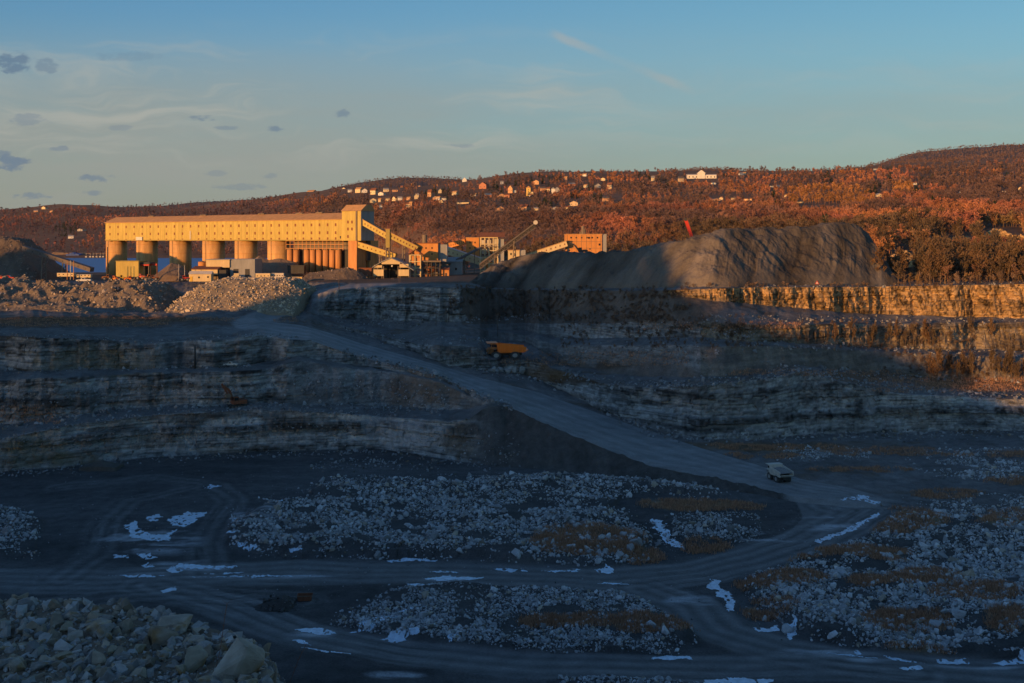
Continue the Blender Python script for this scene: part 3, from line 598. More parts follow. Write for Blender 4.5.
# ------------------------------------------------------------------ dry grass
def blades(n_t, pos, h0, h1, tint, wid=.07, per=7, spread=.5):
    n = len(pos); a = rng.uniform(0, 2 * math.pi, (n, per)); off = rng.normal(0, spread, (n, per, 2)); h = rng.uniform(h0, h1, (n, per))
    b = pos[:, None, :].repeat(per, 1); b[..., :2] += off; b[..., 2] -= .05
    dx, dy = np.cos(a) * wid, np.sin(a) * wid; lean = rng.normal(0, .28, (n, per, 2)) * h[..., None]
    v0 = b + np.stack([dx, dy, 0 * dx], -1); v1 = b - np.stack([dx, dy, 0 * dx], -1); v2 = b + np.stack([lean[..., 0], lean[..., 1], h], -1)
    V = np.stack([v0, v1, v2], 2).reshape(-1, 3); T = np.arange(len(V)).reshape(-1, 3)
    c = (np.array(tint) * rng.uniform(.6, 1.35, (n, per, 1)) * np.array([1, 1, 1])).repeat(3, 1).reshape(-1, 3); return V, T, c
gp = []
for gx_, gy_, ga, gb in GRASS_AND_SUN:
    n = int(ga * gb * 1.6) + 40; r = np.sqrt(rng.random(n)) * 1.05; t = rng.uniform(0, 2 * math.pi, n)
    x = gx_ + ga * r * np.cos(t) + fbm(t, r, 97, 2) * 6; y = gy_ + gb * r * np.sin(t)
    k = fbm(x / 14., y / 4., 98, 3) > -.25; gp.append(np.stack([x[k], y[k]], -1))
for (x0, x1, y0, y1, n) in [(870, 1060, 378, 392, 900), (0, 170, 319, 327, 700), (730, 900, 370, 376, 300), (180, 300, 318, 322, 160), (500, 690, 352, 366, 500), (0, 60, 405, 424, 160), (640, 800, 322, 330, 240)]:
    gp.append(np.stack([rng.uniform(x0, x1, n), rng.uniform(y0, y1, n)], -1))
gp = np.concatenate(gp); Pg, lo, c0 = locate(gp[:, 0], gp[:, 1]); ok = cat[lo, c0] != 1; Pg = Pg[ok]
hs = None
V, T, Cc = blades(0, Pg, .4, 1.0, (.43, .25, .155), .10, 8, .6)
tag(link('dry_grass', raw_mesh('dry_grass', V, T, Cc, False, [M['grass']])), kind='stuff')

# ------------------------------------------------------------------ snow and ice left on the floor
SNOW = [[(124, 526), (134, 521), (139, 529), (150, 534), (172, 535), (171, 541), (150, 542), (133, 538)], [(144, 517), (155, 514), (164, 517), (158, 522), (148, 522)],
        [(165, 521), (185, 512), (207, 511), (206, 516), (192, 524), (183, 528), (172, 526)], [(166, 534), (176, 529), (177, 533), (168, 536)], [(199, 487), (210, 484), (222, 486), (210, 489)],
        [(262, 509), (276, 506), (288, 508), (276, 511)], [(231, 545), (246, 546), (264, 551), (250, 552)], [(289, 552), (302, 552), (301, 555), (291, 555)], [(228, 535), (238, 534), (236, 538), (229, 538)], [(230, 521), (240, 516), (236, 524), (229, 526)],
        [(112, 556), (128, 555), (131, 559), (116, 560)], [(136, 555), (150, 553), (158, 558), (146, 561)], [(142, 566), (150, 562), (154, 567), (146, 570)], [(160, 592), (176, 588), (178, 592), (164, 595)],
        [(168, 571), (182, 564), (240, 566), (230, 568), (190, 569), (172, 574)], [(106, 577), (140, 576), (168, 577), (140, 579)], [(180, 577), (260, 574.6), (330, 574.6), (262, 576.4)], [(540, 571), (560, 570.5), (576, 571.5), (556, 572.6)], [(420, 571.5), (452, 571), (462, 572), (436, 572.8)], [(200, 572.6), (224, 571.6), (250, 572.4), (226, 573.6)], [(820, 653), (850, 655), (886, 659), (850, 657.6)], [(876, 655), (900, 658), (930, 664), (898, 661)], [(300, 648), (330, 652), (360, 656), (326, 654.6)], [(590, 583.6), (618, 583), (640, 584), (612, 585)],
        [(423, 577), (450, 576), (486, 578), (470, 581), (428, 580)], [(406, 584), (440, 584), (444, 587), (410, 588)], [(386, 559), (402, 558), (436, 559), (434, 561), (390, 561)], [(346, 634), (360, 626), (388, 620), (414, 613), (414, 616), (396, 624), (372, 632)],
        [(378, 640), (392, 635), (420, 635), (421, 639), (398, 643)], [(446, 641), (460, 640), (463, 644), (448, 644)], [(650, 520), (662, 520), (672, 538), (688, 549), (672, 548), (660, 538)],
        [(490, 568), (515, 568), (530, 572), (505, 572)], [(594, 571), (606, 567), (614, 569), (612, 574), (598, 574)], [(566, 570), (582, 570), (580, 573), (570, 573)], [(708, 579), (719, 580), (722, 588), (736, 596), (735, 612), (727, 611), (722, 600), (710, 588)],
        [(754, 627), (770, 628), (780, 624), (778, 631), (760, 632)], [(784, 627), (796, 625), (800, 634), (792, 640)], [(650, 658), (690, 656), (694, 660), (652, 661)], [(700, 680), (740, 678), (772, 681), (770, 686), (700, 686)], [(646, 629), (660, 629), (664, 633), (650, 634)],
        [(934, 660), (966, 657), (972, 662), (940, 664)], [(990, 661), (1012, 658), (1040, 651), (1050, 660), (1000, 664)], [(852, 651), (860, 650), (862, 655), (854, 655)], [(292, 629), (320, 628), (340, 634), (318, 636)], [(290, 640), (304, 641), (312, 646), (300, 645)], [(900, 668), (918, 665), (922, 669), (905, 671)],
        [(810, 540), (840, 530), (876, 512), (880, 514), (852, 530), (820, 541)], [(836, 500), (862, 494), (880, 502), (876, 506), (858, 500)]]
Vs, Qs, base = [], [], 0
for poly in SNOW:
    xs = [p[0] for p in poly]; ys = [p[1] for p in poly]
    sx = np.arange(min(xs) - 2, max(xs) + 2, .45); sy = np.arange(min(ys) - 1.2, max(ys) + 1.2, .28); a, b_ = np.meshgrid(sx, sy, indexing='ij')
    P, lo, c0 = locate(a.ravel(), b_.ravel())
    ins = pip(a + fbm(P[:, 0] / 2.2, P[:, 1] / 3.4, 99, 5, .65).reshape(a.shape) * 7, b_ + fbm(P[:, 0] / 1.6 + 40, P[:, 1] / 2.2, 98, 5, .65).reshape(a.shape) * 2.2, poly) & (fbm(P[:, 0] / .9, P[:, 1] / 1.6, 101, 3).reshape(a.shape) > -.42)
    iv = np.arange(a.size).reshape(a.shape); q4 = np.stack([iv[:-1, :-1], iv[1:, :-1], iv[1:, 1:], iv[:-1, 1:]], -1).reshape(-1, 4)
    q4 = q4[ins.ravel()[q4].all(1)]
    if not len(q4): continue
    u, inv = np.unique(q4, return_inverse=True); P[:, 2] += .07; Vs.append(P[u]); Qs.append(inv.reshape(-1, 4) + base); base += len(u)
tag(link('snow', raw_mesh('snow', np.concatenate(Vs), np.concatenate(Qs), None, True, [M['snow']])), kind='stuff')
# ------------------------------------------------------------------ trees
def tube_tris(V, T, Cc, a, b, r0, r1, c, n=4):
    a = np.array(a, float); b = np.array(b, float); d = b - a; L = np.linalg.norm(d); d /= max(L, 1e-6)
    up = np.array([0, 0, 1.]) if abs(d[2]) < .95 else np.array([1., 0, 0]); u = np.cross(d, up); u /= np.linalg.norm(u); w = np.cross(u, d); base = len(V)
    for p, r in ((a, r0), (b, r1)):
        for i in range(n): t = 2 * math.pi * i / n; V.append(p + r * (math.cos(t) * u + math.sin(t) * w)); Cc.append(c)
    for i in range(n): j = (i + 1) % n; T.append((base + i, base + j, base + n + j)); T.append((base + i, base + n + j, base + n + i))
def bare_tree(seed, twigs, branches, size, trunk_n=4, slim=1.0):
    """unit-high leafless tree: trunk with limbs, and a crown of fine twigs; returns (trunk, crown)"""
    r = np.random.default_rng(seed); V, T, Cc = [], [], []; tops = []
    bend = r.normal(0, .03, 2); p0 = np.zeros(3); p1 = np.array([bend[0], bend[1], .45]); p2 = np.array([bend[0] * 1.6, bend[1] * 1.6, .82])
    bark = np.array([1.0, .95, .9])
    tube_tris(V, T, Cc, p0, p1, .017, .011, bark, trunk_n); tube_tris(V, T, Cc, p1, p2, .011, .004, bark, trunk_n)
    for i in range(branches):
        h = r.uniform(.25, .78); a = r.uniform(0, 6.28); L = (.34 - .22 * abs(h - .45)) * r.uniform(.7, 1.2) * slim; s = np.array([p2[0] * h, p2[1] * h, h])
        e = s + np.array([math.cos(a) * L * .75, math.sin(a) * L * .75, L * .7]); tube_tris(V, T, Cc, s, e, .007, .002, bark, 3); tops.append((s, e))
    tr = (np.array(V), np.array(T), np.array(Cc)); V, T, Cc = [], [], []
    tops.append((p1, p2)); tops.append((p2, p2 + np.array([0, 0, .16])))
    for i in range(twigs):
        s, e = tops[r.integers(len(tops))]; t = r.uniform(.35, 1.1); b = s + (e - s) * t + r.normal(0, .03, 3)
        dr = np.array([b[0] * 1.6, b[1] * 1.6, .28]) + r.normal(0, .42, 3) + np.array([0, 0, .35]); dr /= np.linalg.norm(dr); L = size * r.uniform(.6, 1.3)
        tip = b + dr * L; sd = np.cross(dr, r.normal(size=3)); sd /= np.linalg.norm(sd); wd = L * r.uniform(.16, .34)
        if tip[2] < .12: continue
        n0 = len(V); V += [b - sd * wd * .3, b + sd * wd * .3, tip + sd * wd, tip - sd * wd * .8]; T += [(n0, n0 + 1, n0 + 2), (n0, n0 + 2, n0 + 3)]
        g = r.uniform(.85, 1.18); Cc += [np.array([g, g, g])] * 4
    return tr, (np.array(V), np.array(T), np.array(Cc))
def fir_tree(seed, tiers, per):
    r = np.random.default_rng(seed); V, T, Cc = [], [], []; tube_tris(V, T, Cc, (0, 0, 0), (0, 0, .9), .02, .004, np.array([2.4, 1.6, 1.1]), 4); tr = (np.array(V), np.array(T), np.array(Cc)); V, T, Cc = [], [], []
    for k in range(tiers):
        h = .1 + .86 * k / tiers; rad = .26 * (1 - (k / tiers) ** 1.2) + .02
        for i in range(per):
            a = r.uniform(0, 6.28); R_ = rad * r.uniform(.6, 1.15); z = h + r.normal(0, .02); wd = rad * .35; ca, sa = math.cos(a), math.sin(a); n0 = len(V)
            V += [np.array([0, 0, z + .06]), np.array([ca * R_ - sa * wd, sa * R_ + ca * wd, z - .05]), np.array([ca * R_ * 1.15, sa * R_ * 1.15, z - .07]), np.array([ca * R_ + sa * wd, sa * R_ - ca * wd, z - .05])]
            T += [(n0, n0 + 1, n0 + 2), (n0, n0 + 2, n0 + 3)]; g = r.uniform(.6, 1.5); Cc += [np.array([g, g, g])] * 4
    return tr, (np.array(V), np.array(T), np.array(Cc))
def joined(t): (a, b) = t; return np.concatenate([a[0], b[0]]), np.concatenate([a[1], b[1] + len(a[0])]), np.concatenate([a[2], b[2]])
T_MID = [joined(bare_tree(200 + i, 105, 5, .115, 3)) for i in range(8)] + [joined(fir_tree(230 + i, 9, 6)) for i in range(2)]
T_FAR = [joined(bare_tree(300 + i, 30, 0, .20, 3)) for i in range(8)] + [joined(fir_tree(330 + i, 6, 4)) for i in range(2)]

# houses come first, so that no tree stands on one; (x, y of its middle, width, height, colour, roof)
HW, HC, HO, HR, HT, HG = (.75, .72, .66), (.72, .60, .38), (.62, .36, .20), (.45, .20, .12), (.55, .43, .28), (.45, .44, .42)
HOUSES = [(300, 193.5, 7, 3.4, HR), (312, 193, 8, 3.6, HO), (325, 192, 8, 3.2, HC), (345, 190, 6, 4, HC), (350, 190.5, 4, 3, HW), (359, 190, 6, 5, HC), (364.5, 190.5, 5, 4, HW), (374, 191, 6, 6, HC), (386, 189.5, 5, 3.6, HC), (382, 194, 6, 3, HW),
 (395, 190, 5, 3, HO), (402, 188, 3, 4, HC), (373, 200.5, 6, 4, HC), (380, 200, 3, 3.4, HT), (388, 199, 4, 3.4, HC), (394.5, 198.5, 4, 4, HC), (400, 198, 4, 3.5, HW), (409, 198, 4, 3, HO), (416, 196, 3, 5, HC), (409, 205, 5, 4.5, HT), (381, 206, 2.5, 3, HW),
 (420, 187, 4, 3, HO), (425, 187.3, 4, 3, HC), (430, 192.5, 4, 7, HO), (440, 190.5, 3, 4, HC), (455, 192, 5, 4, HC), (474, 182, 3, 4, HC), (484, 186, 8, 6, HR), (488, 194, 6, 4, HR), (474, 194, 6, 3, HG), (501, 194, 7, 3, HO), (508, 194, 5, 3.4, HR),
 (502, 183, 2.5, 3, HW), (511, 188.5, 5, 7, HO), (514.5, 190, 3, 3.5, HW), (531, 194, 3, 3, HW), (435, 197.5, 4, 3, HO), (438.5, 197.8, 4, 3.6, HW), (444, 198.5, 4, 3, HW), (441.5, 201.6, 4, 2.6, HC), (417, 195, 3, 4, HC), (411, 204.5, 3, 5, HO),
 (500, 207.5, 7, 4.5, HO), (524, 206.5, 9, 6, HO), (536, 208, 4, 3, HC), (537, 182, 6, 4, HO), (543, 188, 5, 4, HO), (548.5, 188.5, 4, 4, HC), (557, 189, 4, 4.5, HG), (585, 175.5, 4, 2.6, HW), (597, 174, 3, 2.6, HO), (603.5, 178.5, 5, 2.6, HC), (572, 183.5, 6, 3, HR),
 (586, 185, 4, 3, HC), (597.5, 185, 5, 4, HG), (610, 185.5, 5, 6, HT), (653, 178, 3, 5, HC), (575, 203, 9, 4.4, HT), (606, 199.7, 6, 4.6, HO), (567.5, 207, 5, 3, HC), (555, 207.5, 6, 2, HW), (566, 178, 3, 3, HO), (681, 179.5, 5, 5, HT), (714, 183, 5, 1.6, HW),
 (741, 174.5, 4, 2.6, HW), (744.5, 174.2, 3, 2.6, HC), (772, 169.5, 5, 3, HT), (772, 186, 3.4, 2, HG), (778, 186, 3.4, 2, HG), (721.5, 198.2, 4, 3, HT), (733.5, 198, 4, 3, HT), (748.5, 199, 8, 2.6, HO), (715, 199.3, 9, 1.8, HO), (785.5, 196, 2.5, 3, HC), (800, 201.5, 5, 2, HC),
 (45, 208.6, 5, 2.4, HC), (59, 205.3, 5, 2.6, HO), (65, 204, 4, 2.6, HC), (75, 200.8, 4, 2.4, HC), (89, 204.6, 6, 3, HC), (71, 236.6, 5, 3.2, HW), (82, 230, 7, 2, HG), (875.5, 168.6, 3, 2, HW), (914.5, 182.5, 5, 3, HG), (878.5, 195, 5, 3, HC), (960, 191, 3, 1.6, HW), (1004, 191, 3, 2, HW), (1020, 188.5, 3, 2.6, HC), (36, 211, 4, 2, HO), (52, 211, 3.5, 2, HO)]
WIDE = [(701.5, 176.5, 30, 5), (463, 203.5, 12, 2), (464.5, 181, 5, 6.5), (528.5, 189, 6, 10), (553, 189.5, 4, 7), (617, 199.5, 9, 3)]
OUT = [(1000, 236, 38, 17), (946, 247, 22, 11), (905, 255, 18, 10), (911, 264, 12, 8), (966, 240, 10, 8), (1021, 240, 12, 12)]
WIDE += OUT

# sample the wood over the picture, so that it is dense wherever it is seen
nT = 21000
tx = rng.uniform(-160, 1184, nT); ty = rng.uniform(141, 283, nT)
tx2 = rng.uniform(870, 1150, 900); ty2 = rng.uniform(200, 286, 900); tx = np.r_[tx, tx2]; ty = np.r_[ty, ty2]
tx3 = rng.uniform(-120, 1140, 36000); ty3 = rng.uniform(141, 232, 36000); tx = np.r_[tx, tx3]; ty = np.r_[ty, ty3]
TP, lo, c0 = locate(tx, ty)
backr = np.where(np.isin(SEG, ['dip', 'ridge']))[0]; n0 = len(tx); tx4 = rng.uniform(330, 1130, 9000); c4 = np.clip(np.searchsorted(px_cols, tx4), 0, NC - 1); r4 = rng.choice(backr, 9000)
TP = np.concatenate([TP, P3[r4, c4]]); lo = np.r_[lo, r4]; c0 = np.r_[c0, c4]; tx = np.r_[tx, tx4]; ty = np.r_[ty, Yb[r4, c4]]
sname = SEG[lo]; dT = TP[:, 1]
lo_ok = ~np.isin(sname, ['floor', 'near']) & (np.isin(sname, ['hillA', 'hillB', 'hillC', 'dip', 'ridge']) | (np.isin(sname, ['beach', 'lake']) & (tx > 410)) | (np.isin(sname, ['shore', 'plateau']) & (tx > 898)) | ((sname == 'plateau') & (tx > 880) & (ty < 285)) | (np.isin(sname, ['lake']) & (tx < 372) & False))
lo_ok &= (cat[lo, c0] != 4)
lo_ok &= ~((tx > 800) & (tx < 842) & (ty > 204) & (ty < 214))                # a pond among the trees
lo_ok |= np.isin(sname, ['shore', 'beach']) & (tx > 410) & (dT > 985)
lo_ok &= ~((tx > 400) & (tx < 640) & (TP[:, 1] < 985))
nmx = fbm(TP[:, 0] / 120., TP[:, 1] / 160., 110, 4); nm2 = fbm(TP[:, 0] / 60., TP[:, 1] / 90., 111, 3)
ht = np.clip(rng.normal(10.5, 3.2, len(tx)), 4.5, 19) * np.interp(dT, [700, 1500, 6000], [1.0, 1.05, 1.15])
ht *= np.where((tx > 880) & (dT < 1250), 1.25, np.where(dT > 1000, .82, 1))
FIRS = [(808, 170, 10, 6), (827, 178, 9, 9), (858, 166, 8, 6), (886, 168, 14, 5), (924, 190, 8, 5), (945, 160, 10, 4), (1002, 165, 5, 4), (888, 182, 5, 5), (345, 190, 12, 3), (330, 189, 8, 3), (380, 187, 14, 3), (440, 195, 20, 6), (495, 192, 8, 6), (505, 203, 5, 5), (520, 184, 8, 4), (545, 180, 16, 6), (585, 192, 10, 5), (645, 176, 14, 3), (68, 230, 14, 8), (600, 204, 8, 4), (480, 176, 4, 2), (770, 198, 10, 3), (725, 176, 10, 3), (545, 206, 10, 3), (826, 228, 4, 6), (30, 206, 20, 3), (680, 176, 4, 3), (650, 174, 10, 2), (445, 206, 6, 3)]
FIRS += [(float(a), float(b), float(c), float(d)) for a, b, c, d in zip(np.random.default_rng(5).uniform(310, 1010, 26), np.random.default_rng(6).uniform(172, 212, 26), np.random.default_rng(7).uniform(3, 12, 26), np.random.default_rng(8).uniform(2, 4, 26))]
fir = np.zeros(len(tx), bool)
for fx, fy, fa, fb in FIRS: fir |= (((tx - fx) / fa) ** 2 + ((ty - fy) / fb) ** 2 < 1) & (rng.random(len(tx)) < .55)
for hx_, hy_, hw_, hh_, *_ in HOUSES + WIDE:
    b0 = hy_ + hh_ / 2; lo_ok &= ~((np.abs(tx - hx_) < hw_ / 2 + 1.0) & (ty > b0 - hh_ - .5) & (ty < b0 + 2.2 + 1100 * 10 / np.maximum(dT, 500) * .75))
warm = np.stack([.30 + .10 * nmx, .128 + .05 * nmx - .025 * nm2, .082 + .02 * nm2], -1)
cool = np.array([.13, .085, .08]); br = np.array([.115, .082, .055])
fw = sstep(-.1, .4, nmx)[:, None]; tint = warm * fw + (np.where((dT < 1300)[:, None], br, cool)) * (1 - fw)
orange = ((((tx - 830) / 46) ** 2 + ((ty - 200) / 12) ** 2) < 1) & (rng.random(len(tx)) < .8) | ((np.abs(tx - 905) < 14) & (np.abs(ty - 191) < 4))
tint[orange] = np.array([.30, .15, .06])
gold = ((((tx - 1000) / 24) ** 2 + ((ty - 234) / 12) ** 2) < 1) | ((np.abs(tx - 945) < 12) & (np.abs(ty - 246) < 8)) | ((np.abs(tx - 903) < 12) & (np.abs(ty - 252) < 7)) | ((np.abs(tx - 908) < 6) & (np.abs(ty - 262) < 6))
gold &= rng.random(len(tx)) < .7; tint[gold] = np.array([.30, .20, .09]); ht[gold] *= .7
nm3 = fbm(TP[:, 0] / 34., TP[:, 1] / 46., 113, 3); tint *= (rng.uniform(.9, 1.12, len(tx)) * (1.06 + .65 * nm3))[:, None]
tint[fir] = np.array([.028, .040, .022]) * rng.uniform(.8, 1.3, (fir.sum(), 1)); ht[fir] *= 1.15
far_r = np.isin(sname, ['dip', 'ridge']); tint[far_r] = np.array([.15, .10, .10]) * rng.uniform(.8, 1.25, (far_r.sum(), 1))  # haze put into the colour of the farthest trees
lf = (tx < 300) & ~fir; tint[lf] = tint[lf] * np.array([.9, .9, 1.15])  # left hills tinted purplish, haze put into the colour
keep = np.where(lo_ok)[0]
# the nearest trees of the wood are things; the rest is one wood
order = keep[np.argsort(dT[keep] / ht[keep])]; order = order[(tx[order] > -6) & (tx[order] < 1030)]
solo = order[:230]; firsolo = [i for i in order[230:] if fir[i] and ht[i] / dT[i] > 0.0055][:50]
rest = np.setdiff1d(keep, np.r_[solo, np.array(firsolo, int)])
def wood(name, idx, variants, kind='stuff'):
    k = np.where(fir[idx], 8 + rng.integers(0, 2, len(idx)), rng.integers(0, 8, len(idx)))
    wx = ht[idx] * rng.uniform(.85, 1.3, len(idx)) * np.where(dT[idx] > 2000, 1.25, 1); sc = np.stack([wx, wx, ht[idx]], -1)
    V, T, Cc = merge(variants, k, TP[idx] - np.array([0, 0, .3]), rotz(rng.uniform(0, 6.28, len(idx))), sc, tint[idx])
    tag(link(name, raw_mesh(name, V, T, Cc.clip(.004, .9), False, [M['tree']])), kind=kind)
wood('woods', rest[dT[rest] < 1900], T_MID); wood('far_woods', rest[dT[rest] >= 1900], T_FAR)
for k_, (ox, oy, ow, oh) in enumerate(OUT):
    p_ = L1(ox, oy + oh * .45); s_ = p_.y / F; n_ = int(ow * oh * .8) + 60
    rp = np.stack([rng.normal(0, ow * s_ * .26, n_), rng.uniform(-3, 6, n_), rng.random(n_) ** 1.3 * oh * s_ * .8], -1); rp[:, 2] *= np.exp(-(rp[:, 0] / (ow * s_ * .45)) ** 2); rp[:, 1] += rp[:, 2] * .5
    v_, t_, c_ = merge(ROCKS, rng.integers(0, 14, n_), rp, rand_rot(n_), rng.uniform(2.4, 5.2, n_), np.array([.48, .32, .15]) * rng.uniform(.55, 1.25, (n_, 1)))
    tag(link('rock_outcrop', raw_mesh('rock_outcrop', v_, t_, c_, False, [M['rock']]), None, p_), ['largest sunlit buff rock outcrop in the wood at the right edge', 'wide buff rock outcrop in the wood, left of the largest one', 'buff rock outcrop in the wood beside the stockpile, upper one', 'small buff rock outcrop in the wood beside the stockpile, lower one', 'small buff outcrop between the two widest ones in the wood', 'buff outcrop cut by the right edge of the picture'][k_], 'rock outcrop')
def tree_meshes(pair, name, tc):
    tr, cr = pair; a = raw_mesh('trunk', tr[0], tr[1], tr[2] * np.array(tc[0]), False, [M['tree']]); b = raw_mesh('crown', cr[0], cr[1], cr[2] * np.array(tc[1]), False, [M['tree']]); return a, b
BT = [tree_meshes(bare_tree(400 + i, 330, 14, .085, 5, .85), 'bare_tree', ((.20, .15, .105), c)) for i, c in enumerate([(.125, .085, .052), (.10, .075, .05), (.15, .095, .055), (.115, .085, .058), (.09, .066, .045), (.14, .085, .048), (.11, .08, .05)])]
GT = [tree_meshes(bare_tree(420 + i, 260, 10, .14, 5, 1.1), 'golden_tree', ((.15, .11, .075), c)) for i, c in enumerate([(.30, .20, .085), (.27, .17, .07), (.25, .18, .09)])]
FT = [tree_meshes(fir_tree(440 + i, 13, 8), 'evergreen_tree', ((.03, .022, .016), (.030, .044, .024))) for i in range(3)]
def put_tree(kind, meshes, p, h, label, group, wide=1.0):
    e = empty(kind, p - Vector((0, 0, .2)), random.uniform(0, 6.28)); e.scale = (h * wide, h * wide, h); tag(e, label, 'tree', group)
    link('trunk', meshes[0], e); link('crown', meshes[1], e); return e
for i in solo:
    p = Vector(TP[i]); h = float(ht[i])
    if fir[i]: put_tree('evergreen_tree', random.choice(FT), p, h, 'dark green conifer standing in the bare wood above the upper rock wall', 'conifers above the rock wall')
    elif gold[i]: put_tree('golden_tree', random.choice(GT), p, h, 'tree still holding sunlit golden foliage in the wood above the upper rock wall', 'golden trees above the rock wall', 1.3)
    else: put_tree('bare_tree', random.choice(BT), p, h, 'bare brown tree in the dense wood above the upper rock wall', 'bare trees above the rock wall', random.uniform(.75, 1.05))
for i in firsolo: put_tree('evergreen_tree', random.choice(FT), Vector(TP[i]), float(ht[i]), 'dark green conifer among the bare trees on the far hillside', 'conifers on the hillside', 1.2)
# saplings in front of the terraced right-hand faces
for k in range(60):
    x = random.uniform(925, 1040) if k < 44 else random.uniform(820, 930); y = random.uniform(372, 383) if k < 40 else random.uniform(342, 350)
    put_tree('sapling', random.choice(BT), L1(x, y), random.uniform(6, 13), 'thin bare sapling at the foot of the terraced right-hand quarry faces', 'saplings below the terraced faces', random.uniform(.38, .55))
# low brush on the slopes
bx = np.r_[rng.uniform(450, 690, 1500), rng.uniform(560, 760, 500), rng.uniform(690, 1060, 420), rng.uniform(690, 1060, 520), rng.uniform(40, 70, 40), rng.uniform(880, 1060, 260)]
by = np.r_[rng.uniform(287, 322, 1500), rng.uniform(318, 350, 500), rng.uniform(322, 350, 420), rng.uniform(281, 288, 520), rng.uniform(314, 322, 40), rng.uniform(350, 382, 260)]
k = fbm(bx / 20., by / 8., 120, 3) > -.1; bx, by = bx[k], by[k]; nb = len(bx); ux = rng.uniform(886, 1090, 1300); uy = rng.uniform(256, 285, 1300); bx = np.r_[bx, ux]; by = np.r_[by, uy]
BP, lo, c0 = locate(bx, by); n = len(bx); h = rng.uniform(.8, 2.8, n); h[nb:] = rng.uniform(1.8, 6, n - nb); tb = np.array([.15, .105, .075]) * rng.uniform(.6, 1.5, (n, 1)); gm = (np.arange(n) >= nb) & (fbm(bx / 16., by / 10., 121, 3) > .22); tb[gm] = np.array([.26, .17, .08]) * rng.uniform(.7, 1.2, (gm.sum(), 1)); tb[nb:] *= 1.15
V, T, Cc = merge(T_MID[:8], rng.integers(0, 8, n), BP - np.array([0, 0, .5]) , rotz(rng.uniform(0, 6.28, n)), np.stack([h * np.where(np.arange(n) < nb, 1.2, .8), h * np.where(np.arange(n) < nb, 1.2, .8), h], -1), tb)
tag(link('undergrowth', raw_mesh('undergrowth', V, T, Cc, False, [M['tree']])), kind='stuff')

# ------------------------------------------------------------------ houses of the village
def roof_mat(i): return [M['grey'], M['roof_or'], M['belt'], M['rust']][i % 4]
hm = {}
def wall_mat(c):
    if c not in hm: hm[c] = mat_plain('house_wall', c, .85, .1, .3)
    return hm[c]
CN = {HW: 'white', HC: 'cream', HO: 'orange', HR: 'brick red', HT: 'tan', HG: 'grey'}
def house(x, y, w_, h_, c, i):
    b0 = y + h_ / 2; P = L1(x, b0); d = P.y; wm = w_ / F * d; hmm = h_ / F * d; dep = wm * .8; e = empty('house', P - Vector((0, 0, .8)), R(-25) if i % 2 else R(15))
    wall_h = hmm * .62 + .8; a = MB().box(-wm / 2, wm / 2, -dep / 2, dep / 2, 0, wall_h)
    gable = i % 3 == 0
    rh = hmm * .42; rf = MB()
    if gable:                                       # gable end towards the valley
        a.prism([(-wm / 2, -dep / 2, wall_h), (wm / 2, -dep / 2, wall_h), (0, -dep / 2, wall_h + rh)], (0, dep, 0))
        rf.poly([(0, -dep / 2 - .3, wall_h + rh + .2), (wm / 2 + .5, -dep / 2 - .3, wall_h - .2), (wm / 2 + .5, dep / 2 + .3, wall_h - .2), (0, dep / 2 + .3, wall_h + rh + .2), (-wm / 2 - .5, dep / 2 + .3, wall_h - .2), (-wm / 2 - .5, -dep / 2 - .3, wall_h - .2),
                 (0, -dep / 2 - .3, wall_h + rh + .5), (wm / 2 + .5, -dep / 2 - .3, wall_h + .1), (wm / 2 + .5, dep / 2 + .3, wall_h + .1), (0, dep / 2 + .3, wall_h + rh + .5), (-wm / 2 - .5, dep / 2 + .3, wall_h + .1), (-wm / 2 - .5, -dep / 2 - .3, wall_h + .1)],
                [(6, 7, 8, 9), (6, 9, 10, 11), (0, 3, 2, 1), (0, 5, 4, 3), (0, 1, 7, 6), (5, 0, 6, 11), (3, 9, 8, 2), (4, 10, 9, 3), (1, 2, 8, 7), (4, 5, 11, 10)])
    else: rf.prism([(-wm / 2 - .5, -dep / 2 - .5, wall_h), (-wm / 2 - .5, dep / 2 + .5, wall_h), (-wm / 2 - .5, 0, wall_h + rh)], (wm + 1, 0, 0))
    a.build('wall', wall_mat(c), e); rfo = rf.build('roof', roof_mat(i), e)
    MB().box(wm * .18, wm * .18 + 1, -.5, .5, wall_h, wall_h + rh + 1.2).build('chimney', M['rust'], rfo)
    if wm > 7:
        for sx in ((-.26, .26) if i % 2 else (.22,)): MB().box(wm * sx - .7, wm * sx + .7, -dep / 2 - .04, -dep / 2 + .1, wall_h * .45, wall_h * .45 + 1.7).build('window', M['glass'], e)
    where = ('on the far left skyline across the water' if x < 100 and y < 215 else 'on the wooded slope across the water' if x < 100 else 'on the ridge above the yellow plant' if x < 418 and y < 195.6 else 'below the ridge above the yellow plant' if x < 418 else
             'high in the village behind the conveyors' if x < 540 and y < 186 else 'in the village behind the conveyors' if x < 540 and y < 196 else 'at the lower edge of the village behind the conveyors' if x < 540 else
             'near the skyline above the orange building' if x < 660 and y < 180 else 'on the hillside above the orange building' if x < 660 and y < 192 else 'at the wood edge above the orange building' if x < 660 else
             'on the skyline behind the grey stockpile' if x < 800 and y < 181 else 'in the trees behind the grey stockpile' if x < 800 else 'scattered in the woods above the right-hand wall')
    size = 'tall ' if h_ >= 5.5 else 'low ' if h_ < 2.7 else 'small '
    tag(e, size + CN[c] + ' house ' + where, 'house', 'village houses on the wooded hills')
for i, hdef in enumerate(HOUSES): house(*hdef, i)
